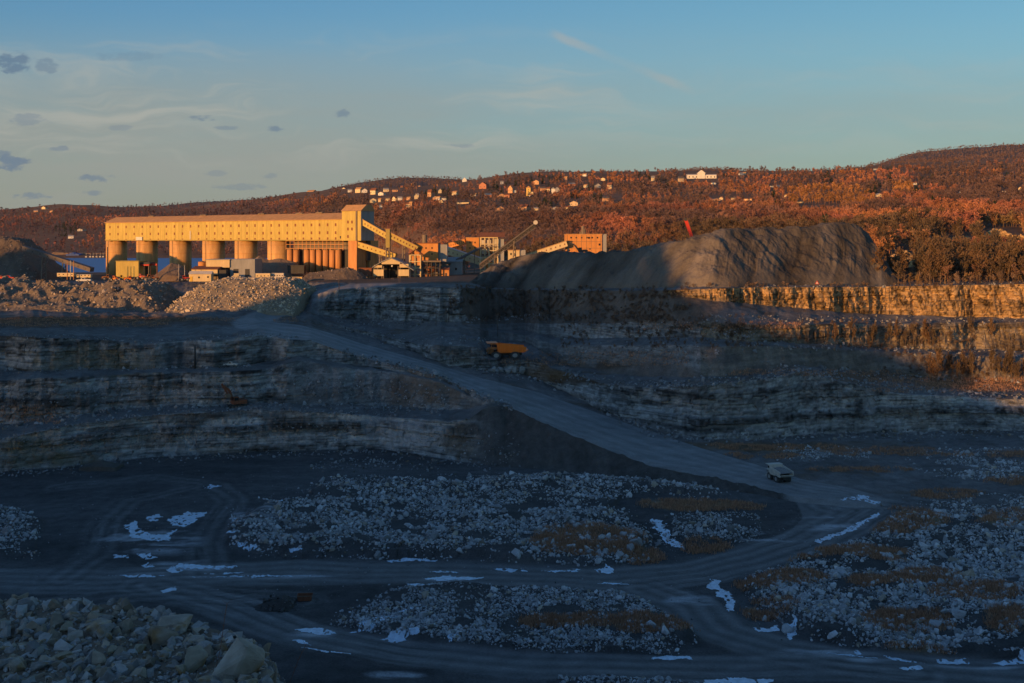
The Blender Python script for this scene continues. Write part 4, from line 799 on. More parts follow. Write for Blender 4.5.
# those that stand out
def wpt(x, y): return L1(x, y)
P = wpt(701.5, 179); s = P.y / F; e = tag(empty('mansion', P - Vector((0, 0, 1))), 'wide white mansion with two low wings on the skyline behind the stockpile', 'mansion')
a = MB().box(-14.5 * s, 14.5 * s, -6, 6, 0, 3.2 * s + 1); a.build('wing', wall_mat(HW), e); MB().box(-4 * s, 3 * s, -8, 8, 0, 5 * s + 1).build('wall', wall_mat(HW), e)
MB().prism([(-4.6 * s, -8.6, 5 * s + 1), (3.6 * s, -8.6, 5 * s + 1), (-.5 * s, -8.6, 8.6 * s)], (0, 17.2, 0)).build('roof', wall_mat(HW), e); MB().prism([(-15 * s, -6.5, 3.2 * s + 1), (-15 * s, 6.5, 3.2 * s + 1), (-15 * s, 0, 4.2 * s + 1)], (30 * s, 0, 0)).build('wing_roof', M['pale'], e)
for k in range(8):
    xx = (-13 + 3.6 * k) * s
    if abs(xx + .5 * s) > 4.4 * s: MB().box(xx, xx + 2.4, -6.08, -5.9, 2.5, 6).build('window', M['glass'], e)
P = wpt(464.5, 184); s = P.y / F; e = tag(empty('chapel', P - Vector((0, 0, 1))), 'bright white gabled chapel on the skyline behind the conveyors', 'chapel')
MB().box(-2.2 * s, 2.2 * s, -7, 7, 0, 3.6 * s).build('wall', wall_mat(HW), e); MB().prism([(-2.5 * s, -7.4, 3.6 * s), (2.5 * s, -7.4, 3.6 * s), (0, -7.4, 6.2 * s)], (0, 14.8, 0)).build('roof', wall_mat(HW), e); MB().box(-.7, .7, -7.5, -7.3, 1, 5).build('door', M['dark'], e)
P = wpt(528.5, 194); s = P.y / F; e = tag(empty('tower_house', P - Vector((0, 0, 1))), 'tall yellow tower house with a lower wing, in the village behind the conveyors', 'house')
MB().box(-2.2 * s, 2 * s, -5, 5, 0, 8 * s).build('wall', wall_mat((.75, .52, .16)), e); MB().prism([(-2.5 * s, -5.5, 8 * s), (2.3 * s, -5.5, 8 * s), (-.1 * s, -5.5, 10 * s)], (0, 11, 0)).build('roof', M['roof_or'], e); MB().box(2.05 * s, 4.6 * s, -4, 4, 0, 4 * s).build('wing', wall_mat(HC), e)
for k in range(3): MB().box(-.7, .7, -5.08, -4.9, (1.6 + 2 * k) * s, (2.6 + 2 * k) * s).build('window', M['glass'], e)
P = wpt(553, 193); s = P.y / F; e = tag(empty('white_house', P - Vector((0, 0, 1))), 'narrow tall white house beside a grey one, above the stacking conveyor', 'house')
MB().box(-1.6 * s, 1.6 * s, -5, 5, 0, 5.4 * s).build('wall', wall_mat(HW), e); MB().prism([(-1.9 * s, -5.5, 5.4 * s), (1.9 * s, -5.5, 5.4 * s), (0, -5.5, 7 * s)], (0, 11, 0)).build('roof', M['grey'], e)
P = wpt(463, 204.5); s = P.y / F; e = tag(empty('flat_building', P - Vector((0, 0, 1))), 'long low cream building in the trees below the village', 'building')
MB().box(-6 * s, 6 * s, -6, 6, 0, 1.6 * s).build('wall', wall_mat(HC), e); MB().box(-6.2 * s, 6.2 * s, -6.5, 6.5, 1.6 * s + .01, 1.9 * s).build('roof', M['grey'], e)
# ------------------------------------------------------------------ the stone plant
GA, GB_ = Vector((-124.0, 810.0, 0)), Vector((-361.0, 977.0, 0))
gu = (GB_ - GA).normalized(); gw = Vector((-gu.y, gu.x, 0)); gw = gw if gw.y > 0 else -gw
MG = Matrix(((gu.x, gw.x, 0, GA.x), (gu.y, gw.y, 0, GA.y), (0, 0, 1, 0), (0, 0, 0, 1)))     # along to the left, back, up
def gp_(px, off=0.0):
    """distance along the front that shows at this column, for something off metres behind the front"""
    k = (px - CX) / F; ox, oy = GA.x + gw.x * off, GA.y + gw.y * off
    return (k * oy - ox) / (gu.x - k * gu.y)
def gz(px, py, off=0.0): u_ = gp_(px, off); y = GA.y + gu.y * u_ + gw.y * off; return H - (py - HY) / F * y
def GM(dz=0): return MG
LEN = (GB_ - GA).length; ZB, ZE, ZR, GD = 75.0, 90.2, 95.0, 22.0
gal = tag(empty('storage_gallery', MG @ Vector((LEN / 2, 0, 44))), 'very long yellow sheet-clad gallery standing on round concrete silos, with rusty roof and end tower', 'industrial building')
org = gal.location.copy()
def gpart(mb, name, mat, parent=gal, **k):
    o = mb.build(name, mat, None, org, **k); o.location = (0, 0, 0); o.parent = parent; return o
tow_u = gp_(343)
wall = MB().box(tow_u, LEN, 0, GD, ZB, ZE, MG); wall.prism([MG @ Vector((LEN, 0, ZE)), MG @ Vector((LEN, GD, ZE)), MG @ Vector((LEN, GD / 2, ZR - .2))], (MG.to_3x3() @ Vector((-.3, 0, 0))))
wl = gpart(wall, 'wall', M['yellow'])
roof = MB()
for y0, y1, z0, z1 in ((-.8, GD / 2, ZE - .2, ZR), (GD + .8, GD / 2, ZE - .2, ZR)):
    roof.prism([MG @ Vector((tow_u, y0, z0)), MG @ Vector((tow_u, y1, z1)), MG @ Vector((tow_u, y1, z1 + .4)), MG @ Vector((tow_u, y0, z0 + .4))], MG.to_3x3() @ Vector((LEN - tow_u + .8, 0, 0)))
rf = gpart(roof, 'roof', M['roof_or'])
for px in (152, 204, 262, 300, 320): u_ = gp_(px, GD / 2); gpart(MB().box(u_ - 3.5, u_ + 3.5, GD / 2 - 1.2, GD / 2 + 1.2, ZR + .3, ZR + 1.1, MG), 'ridge_vent', M['steel'], rf)
# rows of small louvred windows, three high
wtmp = MB().box(-.75, .75, -.14, .1, -1.05, 1.05, Matrix(((gu.x, gw.x, 0, 0), (gu.y, gw.y, 0, 0), (0, 0, 1, 0), (0, 0, 0, 1))))
wme = bpy.data.meshes.new('window'); wme.from_pydata([tuple(p) for p in wtmp.v], [], wtmp.f); wme.materials.append(M['rust'])
for i in range(29):
    px = 110 + i * 8.06
    for py in (227.2, 234.2, 240.3):
        z = gz(px, py - (px - 105) / 238 * 2.6 if py < 230 else py - (px - 105) / 238 * 1.6); o = link('window', wme, gal); o.location = (MG @ Vector((gp_(px), 0, z))) - org
# sheet seams and stains
seam = MB()
for i in range(60): u_ = tow_u + (LEN - tow_u) * i / 60; seam.box(u_ - .07, u_ + .07, -.05, 0, ZB, ZE - .3, MG)
gpart(seam, 'sheet_seams', M['yellow_trim'], wl)
gpart(MB().box(tow_u, LEN + .2, -.35, -.004, ZB - .5, ZB + .35, MG), 'base_beam', M['yellow_trim'])
gpart(MB().box(gp_(190.5) - .6, gp_(190.5) + .6, -.3, -.05, ZB + .4, ZB + 7.5, MG), 'pale_patch_panel', M['pale'])
gpart(MB().box(gp_(141) - 3, gp_(137) , -1.2, -.3, ZB - .2, ZB + 2.6, MG), 'access_hatch', M['white'])
# end tower
T0, T1 = gp_(343), gp_(362); tz = 97.5
tw = gpart(MB().box(T1, T0, -1.2, 13, ZB - .5, tz - 1.2, MG), 'tower', M['yellow'])
gpart(MB().box(T1 - .14, T1 - .006, -1.1, 12.9, ZB - .4, tz - 1.3, MG), 'shaded_end_panel', M['grey']); gpart(MB().box(-.14 + T1, T1 - .004, GD * .3, GD * .6, ZB + 1, ZB + 5, MG), 'end_opening', M['dark']) if False else None  # added grey panel puts shade into the colour of the tower's right face
rt = MB(); rt.prism([MG @ Vector((T1 - .6, -1.9, tz - 1.3)), MG @ Vector((T1 - .6, 13.7, tz - 1.3)), MG @ Vector((T1 - .6, 9.4, tz + 3.4)), MG @ Vector((T1 - .6, 4.2, tz + 3.4))], MG.to_3x3() @ Vector((T0 - T1 + 1.2, 0, 0)))
gpart(rt, 'tower_roof', M['roof_or'])
gpart(MB().box(gp_(357.5, -1.2), gp_(356.3, -1.2), -2.0, -1.2, ZB - .5, tz - 1.3, MG), 'downpipe', M['steel'], tw)
for px, py in ((348, 222), (348, 229), (348, 236.5), (352, 222), (352, 229)):
    o = link('window', wme, gal); o.location = MG @ Vector((gp_(px, -1.2), -1.2, gz(px, py, -1.2))) - org
gpart(MB().box(gp_(341), gp_(340), -.2, .02, ZB + 1, ZB + 3, MG), 'door', M['dark'])
leg = MB().box(gp_(357.5), gp_(349), -.8, 9, 44, ZB - .5, MG); gpart(leg, 'tower_leg', M['concrete_or'])
gpart(MB().box(gp_(358), gp_(350), 13, GD, 44, ZB - .5, MG), 'tower_leg', M['concrete'])
gpart(MB().box(gp_(358.5), gp_(348), 9.01, 12.99, 60, ZB - .5, MG), 'tower_bracing', M['dark'])
# the six large silos under it
for px in (116.5, 147, 180.5, 213.5, 246, 279):
    c = MG @ Vector((gp_(px, 9.5), 9.6, 43)); lad = MB(); lp = Vector((c.x - 4.4, c.y - 8.1, 0)); lad.bar((lp.x - .35, lp.y, 46), (lp.x - .35, lp.y, 74.4), .14); lad.bar((lp.x + .35, lp.y, 46), (lp.x + .35, lp.y, 74.4), .14); [lad.bar((lp.x - .35, lp.y, z), (lp.x + .35, lp.y, z), .1) for z in np.arange(47, 74, 1.2)]; gpart(lad, 'ladder', M['steel']); s_ = gpart(MB().cyl(c, c + Vector((0, 0, ZB - 43.5)), 9.0, n=40), 'silo', M['concrete'], smooth=True)
    for z in (50, 57, 64, 71): gpart(MB().cyl((c.x, c.y, z), (c.x, c.y, z + .25), 9.12, n=40), 'hoop', M['concrete_or'], s_, smooth=True)
# the cluster of slender bins
for px in (290, 296.5, 307, 313, 319.3, 326, 332.4, 338.6):
    c = MG @ Vector((gp_(px, 3.6), 3.6, 46)); s_ = gpart(MB().cyl((c.x, c.y, 49.5), (c.x, c.y, 67.6), 2.35, n=24).cyl((c.x, c.y, 46), (c.x, c.y, 49.5), .9, 2.35, n=24), 'slender_bin', M['concrete_or'], smooth=True)
    gpart(MB().cyl((c.x, c.y, 67.61), (c.x, c.y, 68.3), 2.55, n=24), 'bin_cap', M['steel'], s_)
fr = MB()
for px in np.linspace(286, 343, 15): p = MG @ Vector((gp_(px, .6), .6, 0)); fr.bar((p.x, p.y, 67.5), (p.x, p.y, 75), .45)
for z in (68.6, 71.6, 74.4): a = MG @ Vector((gp_(286, .6), .6, z)); b = MG @ Vector((gp_(343, .6), .6, z)); fr.bar(a, b, .35)
gpart(fr, 'bin_walkway_frame', M['concrete_or']); a = MB().box(gp_(343), gp_(286), 8.5, 9, 67.5, 74.9, MG); gpart(a, 'back_panel', M['steel'])
gpart(MB().box(gp_(343), gp_(286), 7.5, 8, 45, 67.4, MG), 'rear_bulkhead', M['dark'])

def vbox(mb, px0, px1, py0, py1, d, dep, skew=0.0):
    """box whose front shows between those columns and rows, d metres ahead, dep metres deep"""
    a, b = W(px0, py1, d), W(px1, py0, d); return mb.box(a.x, b.x, d, d + dep, a.z, b.z)
def thing(name, label, cat_, px, py, d, group=None): return tag(empty(name, W(px, py, d)), label, cat_, group)
def part(mb, name, mat, parent, **k):
    root = parent
    while root.parent is not None: root = root.parent
    o = mb.build(name, mat, None, root.location, **k); o.location = (0, 0, 0); o.parent = parent; return o
def frame_box(mb, px0, px1, py0, py1, d, dep, nx, nz, t=.5):
    """open steel frame"""
    a, b = W(px0, py1, d), W(px1, py0, d)
    for y in (d, d + dep):
        for i in range(nx + 1): x = a.x + (b.x - a.x) * i / nx; mb.bar((x, y, a.z), (x, y, b.z), t)
        for j in range(nz + 1): z = a.z + (b.z - a.z) * j / nz; mb.bar((a.x, y, z), (b.x, y, z), t * .9)
    for i in range(nx + 1):
        for j in range(1, nz + 1): x = a.x + (b.x - a.x) * i / nx; z = a.z + (b.z - a.z) * j / nz; mb.bar((x, d, z), (x, d + dep, z), t * .8)
    return mb
def conveyor(name, label, A, B, w_, h_, mats, legs=(), group=None, roofed=True, truss=False):
    """enclosed or open inclined conveyor from A to B (world points)"""
    A, B = Vector(A), Vector(B); e = tag(empty(name, Vector((A.x, A.y, min(A.z, B.z)))), label, 'conveyor', group)
    if truss:
        m = MB(); up = Vector((0, 0, h_)); n = 16; side = (B - A).cross(Vector((0, 0, 1))).normalized() * (w_ / 2)
        for s in (-1, 1):
            m.bar(A + side * s, B + side * s, .9); m.bar(A + side * s - up, B + side * s - up, .45)
            for i in range(n): p = A.lerp(B, i / n); r_ = A.lerp(B, (i + 1) / n); m.bar(p + side * s, r_ + side * s - up, .3); m.bar(p + side * s, p + side * s - up, .3)
        part(m, 'truss', mats[0], e); part(MB().bar(A - up * .45, B - up * .45, w_ * .8, h_ * .5), 'side_plates', M['dark'], e); part(MB().bar(A + Vector((0, 0, .4)), B + Vector((0, 0, .4)), w_ * .95, .5), 'belt', M['dark'], e)
        part(MB().cyl(B - side * 1.3 + Vector((0, 0, .2)), B + side * 1.3 + Vector((0, 0, .2)), 1.5, n=14), 'head_pulley', mats[1], e)
    else:
        part(MB().bar(A, B, w_, h_), 'gallery_wall', mats[0], e)
        if roofed: part(MB().bar(A + Vector((0, 0, h_ / 2 + .22)), B + Vector((0, 0, h_ / 2 + .22)), w_ + .8, .36), 'gallery_roof', mats[1], e)
        m = MB(); k = 9
        nrm = (B - A).cross(Vector((0, 0, 1))).normalized(); nrm = nrm if nrm.y < 0 else -nrm
        for i in range(k): p = A.lerp(B, (i + .5) / k) + nrm * (w_ / 2 + .02); m.bar(p - Vector((0, 0, .6)), p + Vector((0, 0, .6)), .9, .12)
        part(m, 'window_row', mats[2] if len(mats) > 2 else M['rust'], e)
    for t, foot in legs:
        p = A.lerp(B, t); m = MB()
        for s in (-1, 1): m.bar((p.x + s * .4, p.y + s * w_ * .4, p.z - h_ / 2), (p.x + s * 1.2, p.y + s * w_ * .45, foot), .7)
        n = max(2, int((p.z - foot) / 4))
        for i in range(n): z = foot + (p.z - h_ / 2 - foot) * i / n; m.bar((p.x - 1, p.y - w_ * .4, z), (p.x + 1, p.y + w_ * .4, z + 2), .35)
        part(m, 'trestle', M['steel'], e)
    return e
# upper and lower galleries leaving the tower
A = W(362, 221.5, 802); B = W(388.5, 236.5, 795); conveyor('conveyor_gallery', 'upper enclosed yellow conveyor gallery running down from the end tower', A, B, 3.8, 4.0, (M['yellow'], M['roof_or']), [(.97, 52)])
e = thing('transfer_tower', 'narrow yellow transfer tower at the kink of the upper conveyor gallery', 'tower', 388, 247, 792); part(vbox(MB(), 385.7, 389.7, 229.5, 247.5, 792, 6), 'wall', M['yellow_trim'], e); part(vbox(MB(), 385.2, 390.2, 228.8, 229.4, 791.6, 7), 'roof', M['roof_or'], e); m = MB(); frame_box(m, 385.9, 389.4, 247.6, 278, 792.3, 5, 1, 5, .5); part(m, 'trestle', M['steel'], e)
A = W(390, 235.5, 795); B = W(417, 249, 797); conveyor('conveyor_gallery', 'second yellow conveyor gallery dropping from the transfer tower to the orange crusher house', A, B, 3.8, 4.0, (M['yellow'], M['roof_or']), [(.5, 46)])
A = W(358, 244.5, 804); B = W(396, 256.5, 796); conveyor('conveyor_gallery', 'lower yellow conveyor gallery from the tower leg down to the gabled loading shed', A, B, 3.6, 4.0, (M['yellow'], M['roof_or']), [(.6, 46)])
def simple_building(name, label, px0, px1, py0, py1, d, dep, wm, rm, roof='flat', rise=2.0, wins=(), wm2=None, cat_='building', group=None, door=None):
    e = thing(name, label, cat_, (px0 + px1) / 2, py1, d, group); part(vbox(MB(), px0, px1, py0, py1, d, dep), 'wall', wm, e); a, b = W(px0, py0, d), W(px1, py0, d)
    m = MB()
    if roof == 'flat': m.box(a.x - .4, b.x + .4, d - .4, d + dep + .4, a.z + .01, a.z + .5)
    elif roof == 'gable_x': m.prism([(a.x - .4, d - .6, a.z + .005), (a.x - .4, d + dep + .6, a.z + .005), (a.x - .4, d + dep / 2, a.z + rise)], (b.x - a.x + .8, 0, 0))
    elif roof == 'gable_y': m.prism([(a.x - .5, d - .6, a.z + .005), (b.x + .5, d - .6, a.z + .005), ((a.x + b.x) / 2, d - .6, a.z + rise)], (0, dep + 1.2, 0))
    elif roof == 'shed': m.prism([(a.x - .4, d - .6, a.z + .005), (a.x - .4, d + dep + .6, a.z + .005), (a.x - .4, d + dep + .6, a.z + rise), (a.x - .4, d - .6, a.z + .4)], (b.x - a.x + .8, 0, 0))
    part(m, 'roof', rm, e)
    for (wx, wy, ww, wh) in wins: part(MB().box(W(wx - ww / 2, 0, d).x, W(wx + ww / 2, 0, d).x, d - .12, d + .1, W(0, wy + wh / 2, d).z, W(0, wy - wh / 2, d).z), 'window', M['glass'] if wm2 is None else wm2, e)
    if door: wx, wy, ww, wh = door; part(MB().box(W(wx - ww / 2, 0, d).x, W(wx + ww / 2, 0, d).x, d - .14, d + .1, W(0, wy + wh / 2, d).z, W(0, wy - wh / 2, d).z), 'door', M['dark'], e)
    return e
e = simple_building('crusher_house', 'orange crusher house with a stub chimney where the conveyor gallery ends', 414.5, 438, 243.5, 262, 799, 14, M['brick'], M['rust'], 'flat', wins=[(420, 248, 1.3, 1.6), (426, 248, 1.3, 1.6), (432, 248, 1.3, 1.6), (420, 254, 1.3, 1.6), (432, 254, 1.3, 1.6)])
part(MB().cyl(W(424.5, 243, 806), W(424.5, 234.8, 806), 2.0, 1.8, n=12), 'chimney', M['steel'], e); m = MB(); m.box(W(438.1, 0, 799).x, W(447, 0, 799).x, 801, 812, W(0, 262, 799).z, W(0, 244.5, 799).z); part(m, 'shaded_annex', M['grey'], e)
# gabled loading shed with a drive-through
d = 772
sh = thing('loading_shed', 'cream gabled loading shed with wide dark drive-through opening', 'building', 392, 281, d)
g0 = W(0, 281.5, d).z
m = MB(); a, b = W(381.5, 0, d).x, W(400, 0, d).x; ze, zt = W(0, 262.5, d).z, W(0, 258.3, d).z
m.prism([(a, d, ze - 1.2), (b, d, ze - 1.2), (b, d, ze), ((a + b) / 2, d, zt), (a, d, ze)], (0, .8, 0)); part(m, 'gable', M['cream'], sh)
m = MB()
for p0, p1, y0, y1 in ((373.5, 383.5, 269.5, 276), (398.5, 409, 269.5, 276), (399.5, 408.5, 264, 267.5), (374, 382, 265.2, 267.6)): vbox(m, p0, p1, y0, y1, d + .1, 1)
part(m, 'side_panels', M['cream'], sh)
m = MB(); xm = (a + b) / 2
m.prism([(xm, d - .7, zt + .5), (b + 1, d - .7, ze + .2), (b + 9.5, d - .7, ze - 5.2), (b + 9.5, d - .7, ze - 5.7), (b + 1, d - .7, ze - .3), (xm, d - .7, zt)], (0, 30, 0)); m.prism([(xm, d - .7, zt + .5), (a - 1, d - .7, ze + .2), (a - 6.5, d - .7, ze - 3.2), (a - 6.5, d - .7, ze - 3.7), (a - 1, d - .7, ze - .3), (xm, d - .7, zt)], (0, 30, 0)); part(m, 'roof', M['grey'], sh)
m = MB()
for px in (374, 381.8, 383.5, 398, 400, 408.8): p = W(px, 281.5, d); m.bar((p.x, d + .5, g0), (p.x, d + .5, W(0, 266, d).z), .5); m.bar((p.x, d + 20, g0), (p.x, d + 20, W(0, 266, d).z), .5)
part(m, 'posts', M['steel'], sh); part(vbox(MB(), 375, 409, 264, 281.5, d + 22, .5), 'back_wall', M['dark'], sh); part(MB().box(b + 6.6, b + 7.1, d + 1, d + 28, g0, ze - 4.5), 'side_wall', M['grey'], sh)
part(vbox(MB(), 391.2, 392.6, 265.2, 266.8, d + .85, .3), 'lamp_housing', M['white'], sh)
e = simple_building('rust_container', 'rusty orange shipping container beside the loading shed', 359, 371.5, 268.5, 276.5, 776, 4, M['rust'], M['rust'], 'flat'); part(vbox(MB(), 356.5, 372, 277.5, 281.8, 775, 5), 'base_crates', M['orange_dull'], e)
# screen house group in the middle
e = thing('screen_tower', 'small open steel screen tower with a gabled cap beside the loading shed', 'tower', 415, 280, 800); m = MB(); frame_box(m, 409.5, 420.5, 255, 281, 780, 8, 2, 4, .7); part(m, 'frame', M['cream'], e)
a, b = W(408, 255, 780), W(422.5, 255, 780); xm = (a.x + b.x) / 2; part(MB().prism([(a.x, 779, a.z), (xm, 779, a.z + 3.6), (b.x, 779, a.z), (b.x, 779, a.z + .5), (xm, 779, a.z + 4.2), (a.x, 779, a.z + .5)], (0, 10, 0)), 'roof', M['rust'], e); part(vbox(MB(), 411, 414, 256, 263, 781, 5), 'bin', M['brick'], e); part(vbox(MB(), 416, 420, 258, 266, 781, 5), 'hopper', M['concrete_or'], e)
e = thing('crushing_plant', 'dark crushing plant of rusty drums and platforms under the orange crusher house', 'machine', 432, 281, 790); m = MB(); frame_box(m, 423, 440, 262, 280, 782, 10, 4, 3, .6); part(m, 'frame', M['dark'], e)
part(MB().cyl(W(425, 270, 786), W(437, 269, 788), 2.6, n=16), 'drum', M['rust'], e, smooth=True); part(vbox(MB(), 425, 430, 274, 280, 783, 6), 'housing', M['orange_dull'], e); part(vbox(MB(), 433, 439, 272, 280, 784, 6), 'engine_house', M['steel'], e); part(vbox(MB(), 422, 441, 260.6, 261.9, 781.5, 11), 'platform', M['steel'], e)
e = simple_building('pump_hut', 'small orange hut with pitched roof at the right of the crushing plant', 441.5, 449, 270, 278.5, 785, 6, M['concrete_or'], M['rust'], 'gable_x', 1.6, door=(446, 275.5, 1.6, 5))
A = W(444, 249.5, 850); B = W(482, 262, 838); conveyor('conveyor_gallery', 'pale enclosed gallery sloping down right behind the crushing plant', A, B, 4.5, 5.2, (M['cream'], M['pale']), [(.5, 46)])
e = simple_building('lean_to_building', 'low shed with grey lean-to roof below the pale sloping gallery', 440, 462, 262, 279, 815, 12, M['grey'], M['grey'], 'shed', 3.5, wins=[(448, 269, 2, 2.4), (456, 269, 2, 2.4)])
e = simple_building('orange_block', 'square orange building left of the tower with the red roof', 466, 479, 238, 262, 860, 12, M['brick'], M['roof_or'], 'flat', wins=[(470, 242.5, 1.2, 1.6), (475, 242.5, 1.2, 1.6), (470, 248, 1.2, 1.6), (475, 248, 1.2, 1.6)])
A = W(447, 246.5, 872); B = W(466, 241.5, 866); conveyor('conveyor_gallery', 'short orange link gallery rising into the square orange building', A, B, 4, 3.6, (M['brick'], M['roof_or']), [(.3, 48)])
e = thing('screening_tower', 'open cream steel screening tower with a red roof behind the stacking conveyor', 'tower', 492, 275, 842); m = MB(); frame_box(m, 480.5, 497.5, 237.5, 277, 842, 12, 4, 6, .75); part(m, 'frame', M['cream'], e)
a, b = W(480, 237, 842), W(504, 237, 842); part(MB().prism([(a.x - .6, 841, a.z), (a.x - .6, 855, a.z), (a.x - .6, 848, a.z + 3.6)], (b.x - a.x + 1.2, 0, 0)), 'roof', M['red'] if False else M['rust'], e); part(vbox(MB(), 497.6, 504, 239, 277, 844, 9), 'stair_tower', M['grey'], e)
m = MB()
for p0, p1, y0, y1 in ((481.5, 485.5, 240, 245), (487, 491, 240, 246), (492.5, 497, 238, 250), (482, 487, 249, 254), (489, 496, 254, 260), (482, 488, 258, 263)): vbox(m, p0, p1, y0, y1, 846, 5)
part(m, 'screens', M['pale'], e); part(vbox(MB(), 486, 496, 262, 276, 844, 8), 'hopper', M['brick'], e); part(vbox(MB(), 480.5, 497.5, 246.2, 247, 841.6, 12.8), 'deck', M['steel'], e); part(vbox(MB(), 480.5, 497.5, 255.6, 256.4, 841.6, 12.8), 'deck', M['steel'], e)
m = MB(); m.bar(W(448, 264.5, 815), W(481, 247.5, 836), 3, 1.2); e = tag(empty('feed_conveyor', W(448, 264.5, 815)), 'dark open feed conveyor climbing right to the screening tower', 'conveyor'); part(m, 'belt_bed', M['belt'], e); m = MB()
for t in (.2, .5, .8): p = W(448, 264.5, 815).lerp(W(481, 247.5, 836), t); m.bar(p, (p.x, p.y, 45), .6)
part(m, 'legs', M['steel'], e)
conveyor('stacking_conveyor', 'long dark truss conveyor rising steeply right and stacking crushed stone', W(480, 264.0, 760), W(535.5, 222.8, 760), 3.4, 3.4, (M['belt'], M['pale']), [(.28, 48), (.62, 52)], truss=True)
e = simple_building('drive_house', 'small tan drive house behind the crest of the stockpile', 508, 519.5, 250.5, 262, 800, 8, M['cream'], M['roof_or'], 'flat', wins=[(511, 254, 1.4, 2), (515, 254, 1.4, 2)]); part(vbox(MB(), 519.6, 525.5, 250.0, 262, 801, 7), 'tank', M['grey'], e)
A = W(526, 257, 878); B = W(567, 243.5, 876); conveyor('conveyor_gallery', 'pale gallery rising right into the large orange screen house', A, B, 4.4, 4.4, (M['cream'], M['roof_or']), [(.45, 48)])
e = simple_building('screen_house', 'large orange sheet-clad screen house standing above the crest of the stockpile', 565.5, 602, 234.5, 268, 880, 20, M['brick'], M['roof_or'], 'flat', wins=[(571 + 5.3 * i, 237.6, 1.4, 1.6) for i in range(6)] + [(589, 237.8, 2.0, 1.8), (599.5, 244.5, 1.8, 2), (590, 249, 1.2, 1.2)])
part(MB().cyl(W(583, 234, 888), W(583, 226, 888), 1.6, 1.2, n=10).cyl(W(584.5, 234, 888), W(584.5, 229, 888), 1.1, n=10).cyl(W(580.5, 234, 888), W(580.5, 231.5, 888), .8, n=10), 'stack_pipes', M['steel'], e); part(vbox(MB(), 602.1, 606.5, 234.0, 268, 881, 16), 'shaded_end_bay', M['grey'], e); m = MB()  # grey end bay: shade of the right end put into its colour
for i in range(8): p = W(567 + 4.8 * i, 0, 880).x; m.box(p, p + .22, 879.86, 879.99, W(0, 268, 880).z, W(0, 235, 880).z)
for y in (241.5, 248): m.box(W(565.6, 0, 880).x, W(601.9, 0, 880).x, 879.82, 879.85, W(0, y + .3, 880).z, W(0, y, 880).z)
part(m, 'cladding_joints', M['steel'], e)
# ------------------------------------------------------------------ left end of the plant
e = simple_building('square_shed', 'yellow sheet-clad shed with square blank front, left of the first silos', 116, 138.5, 261.5, 276.8, 745, 14, M['yellow'], M['yellow_trim'], 'flat')
e2 = thing('open_shelter', 'dark open shelter with a red fascia beside the square yellow shed', 'shelter', 148, 277, 750); part(vbox(MB(), 139, 149, 264.3, 265.8, 748, 12), 'fascia', M['red'], e2); part(vbox(MB(), 138.6, 149.5, 262.4, 264.2, 748, 12.4), 'roof', M['dark'], e2); part(vbox(MB(), 139, 149, 265.9, 277, 759, .5), 'back_wall', M['dark'], e2); m = MB()
for px in (139.4, 144, 148.6): p = W(px, 277, 748.4); m.bar(p, (p.x, p.y, W(0, 266, 748).z), .4)
part(m, 'posts', M['steel'], e2)
e2 = thing('red_gantry', 'thin red gantry frame between the open shelter and a gravel mound', 'gantry', 154, 277, 752); m = MB(); m.bar(W(150, 264.6, 752), W(157.2, 264.6, 752), .9, 1.3); part(m, 'beam', M['red'], e2); m = MB()
for px in (150.3, 157): m.bar(W(px, 277.5, 752), W(px, 264.9, 752), .45)
part(m, 'legs', M['rust'], e2)
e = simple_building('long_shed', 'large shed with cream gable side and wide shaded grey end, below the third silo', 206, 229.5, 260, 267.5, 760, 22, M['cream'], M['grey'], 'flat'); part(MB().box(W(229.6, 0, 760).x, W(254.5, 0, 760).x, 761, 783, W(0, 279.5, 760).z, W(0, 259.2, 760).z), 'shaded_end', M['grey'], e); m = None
for px, ww in ((235.5, 5), (247, 4.5)): part(MB().box(W(px - ww / 2, 0, 760).x, W(px + ww / 2, 0, 760).x, 760.86, 761.1, W(0, 279.5, 760).z, W(0, 269, 760).z), 'door', M['dark'], e)
part(vbox(MB(), 206.5, 229, 267.6, 279.5, 765, 17), 'lower_wall', M['steel'], e)
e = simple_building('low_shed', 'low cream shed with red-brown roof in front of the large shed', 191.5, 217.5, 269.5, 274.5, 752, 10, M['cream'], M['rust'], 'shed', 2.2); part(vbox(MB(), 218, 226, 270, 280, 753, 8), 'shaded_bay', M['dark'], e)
e = simple_building('site_hut', 'pale yellow hut with low pitched roof on top of the boulder heap edge', 189, 211, 274.2, 281.5, 735, 6, M['cream'], M['pale'], 'gable_x', 2.0, wins=[(199, 277.4, 1.6, 1.8), (208, 277, 1.6, 1.6)]); part(vbox(MB(), 190, 192.5, 276.5, 281.5, 734.8, .3), 'door', M['ochre'], e)
e = thing('round_tank', 'short round orange tank on the roof edge of the low shed', 'tank', 202, 267, 765); part(MB().cyl(W(202, 268.5, 767), W(202, 261.8, 767), 2.6, n=20), 'shell', M['brick'], e, smooth=True); part(MB().cyl(W(202, 261.75, 767), W(202, 260.9, 767), 2.7, .6, n=20), 'lid', M['steel'], e)
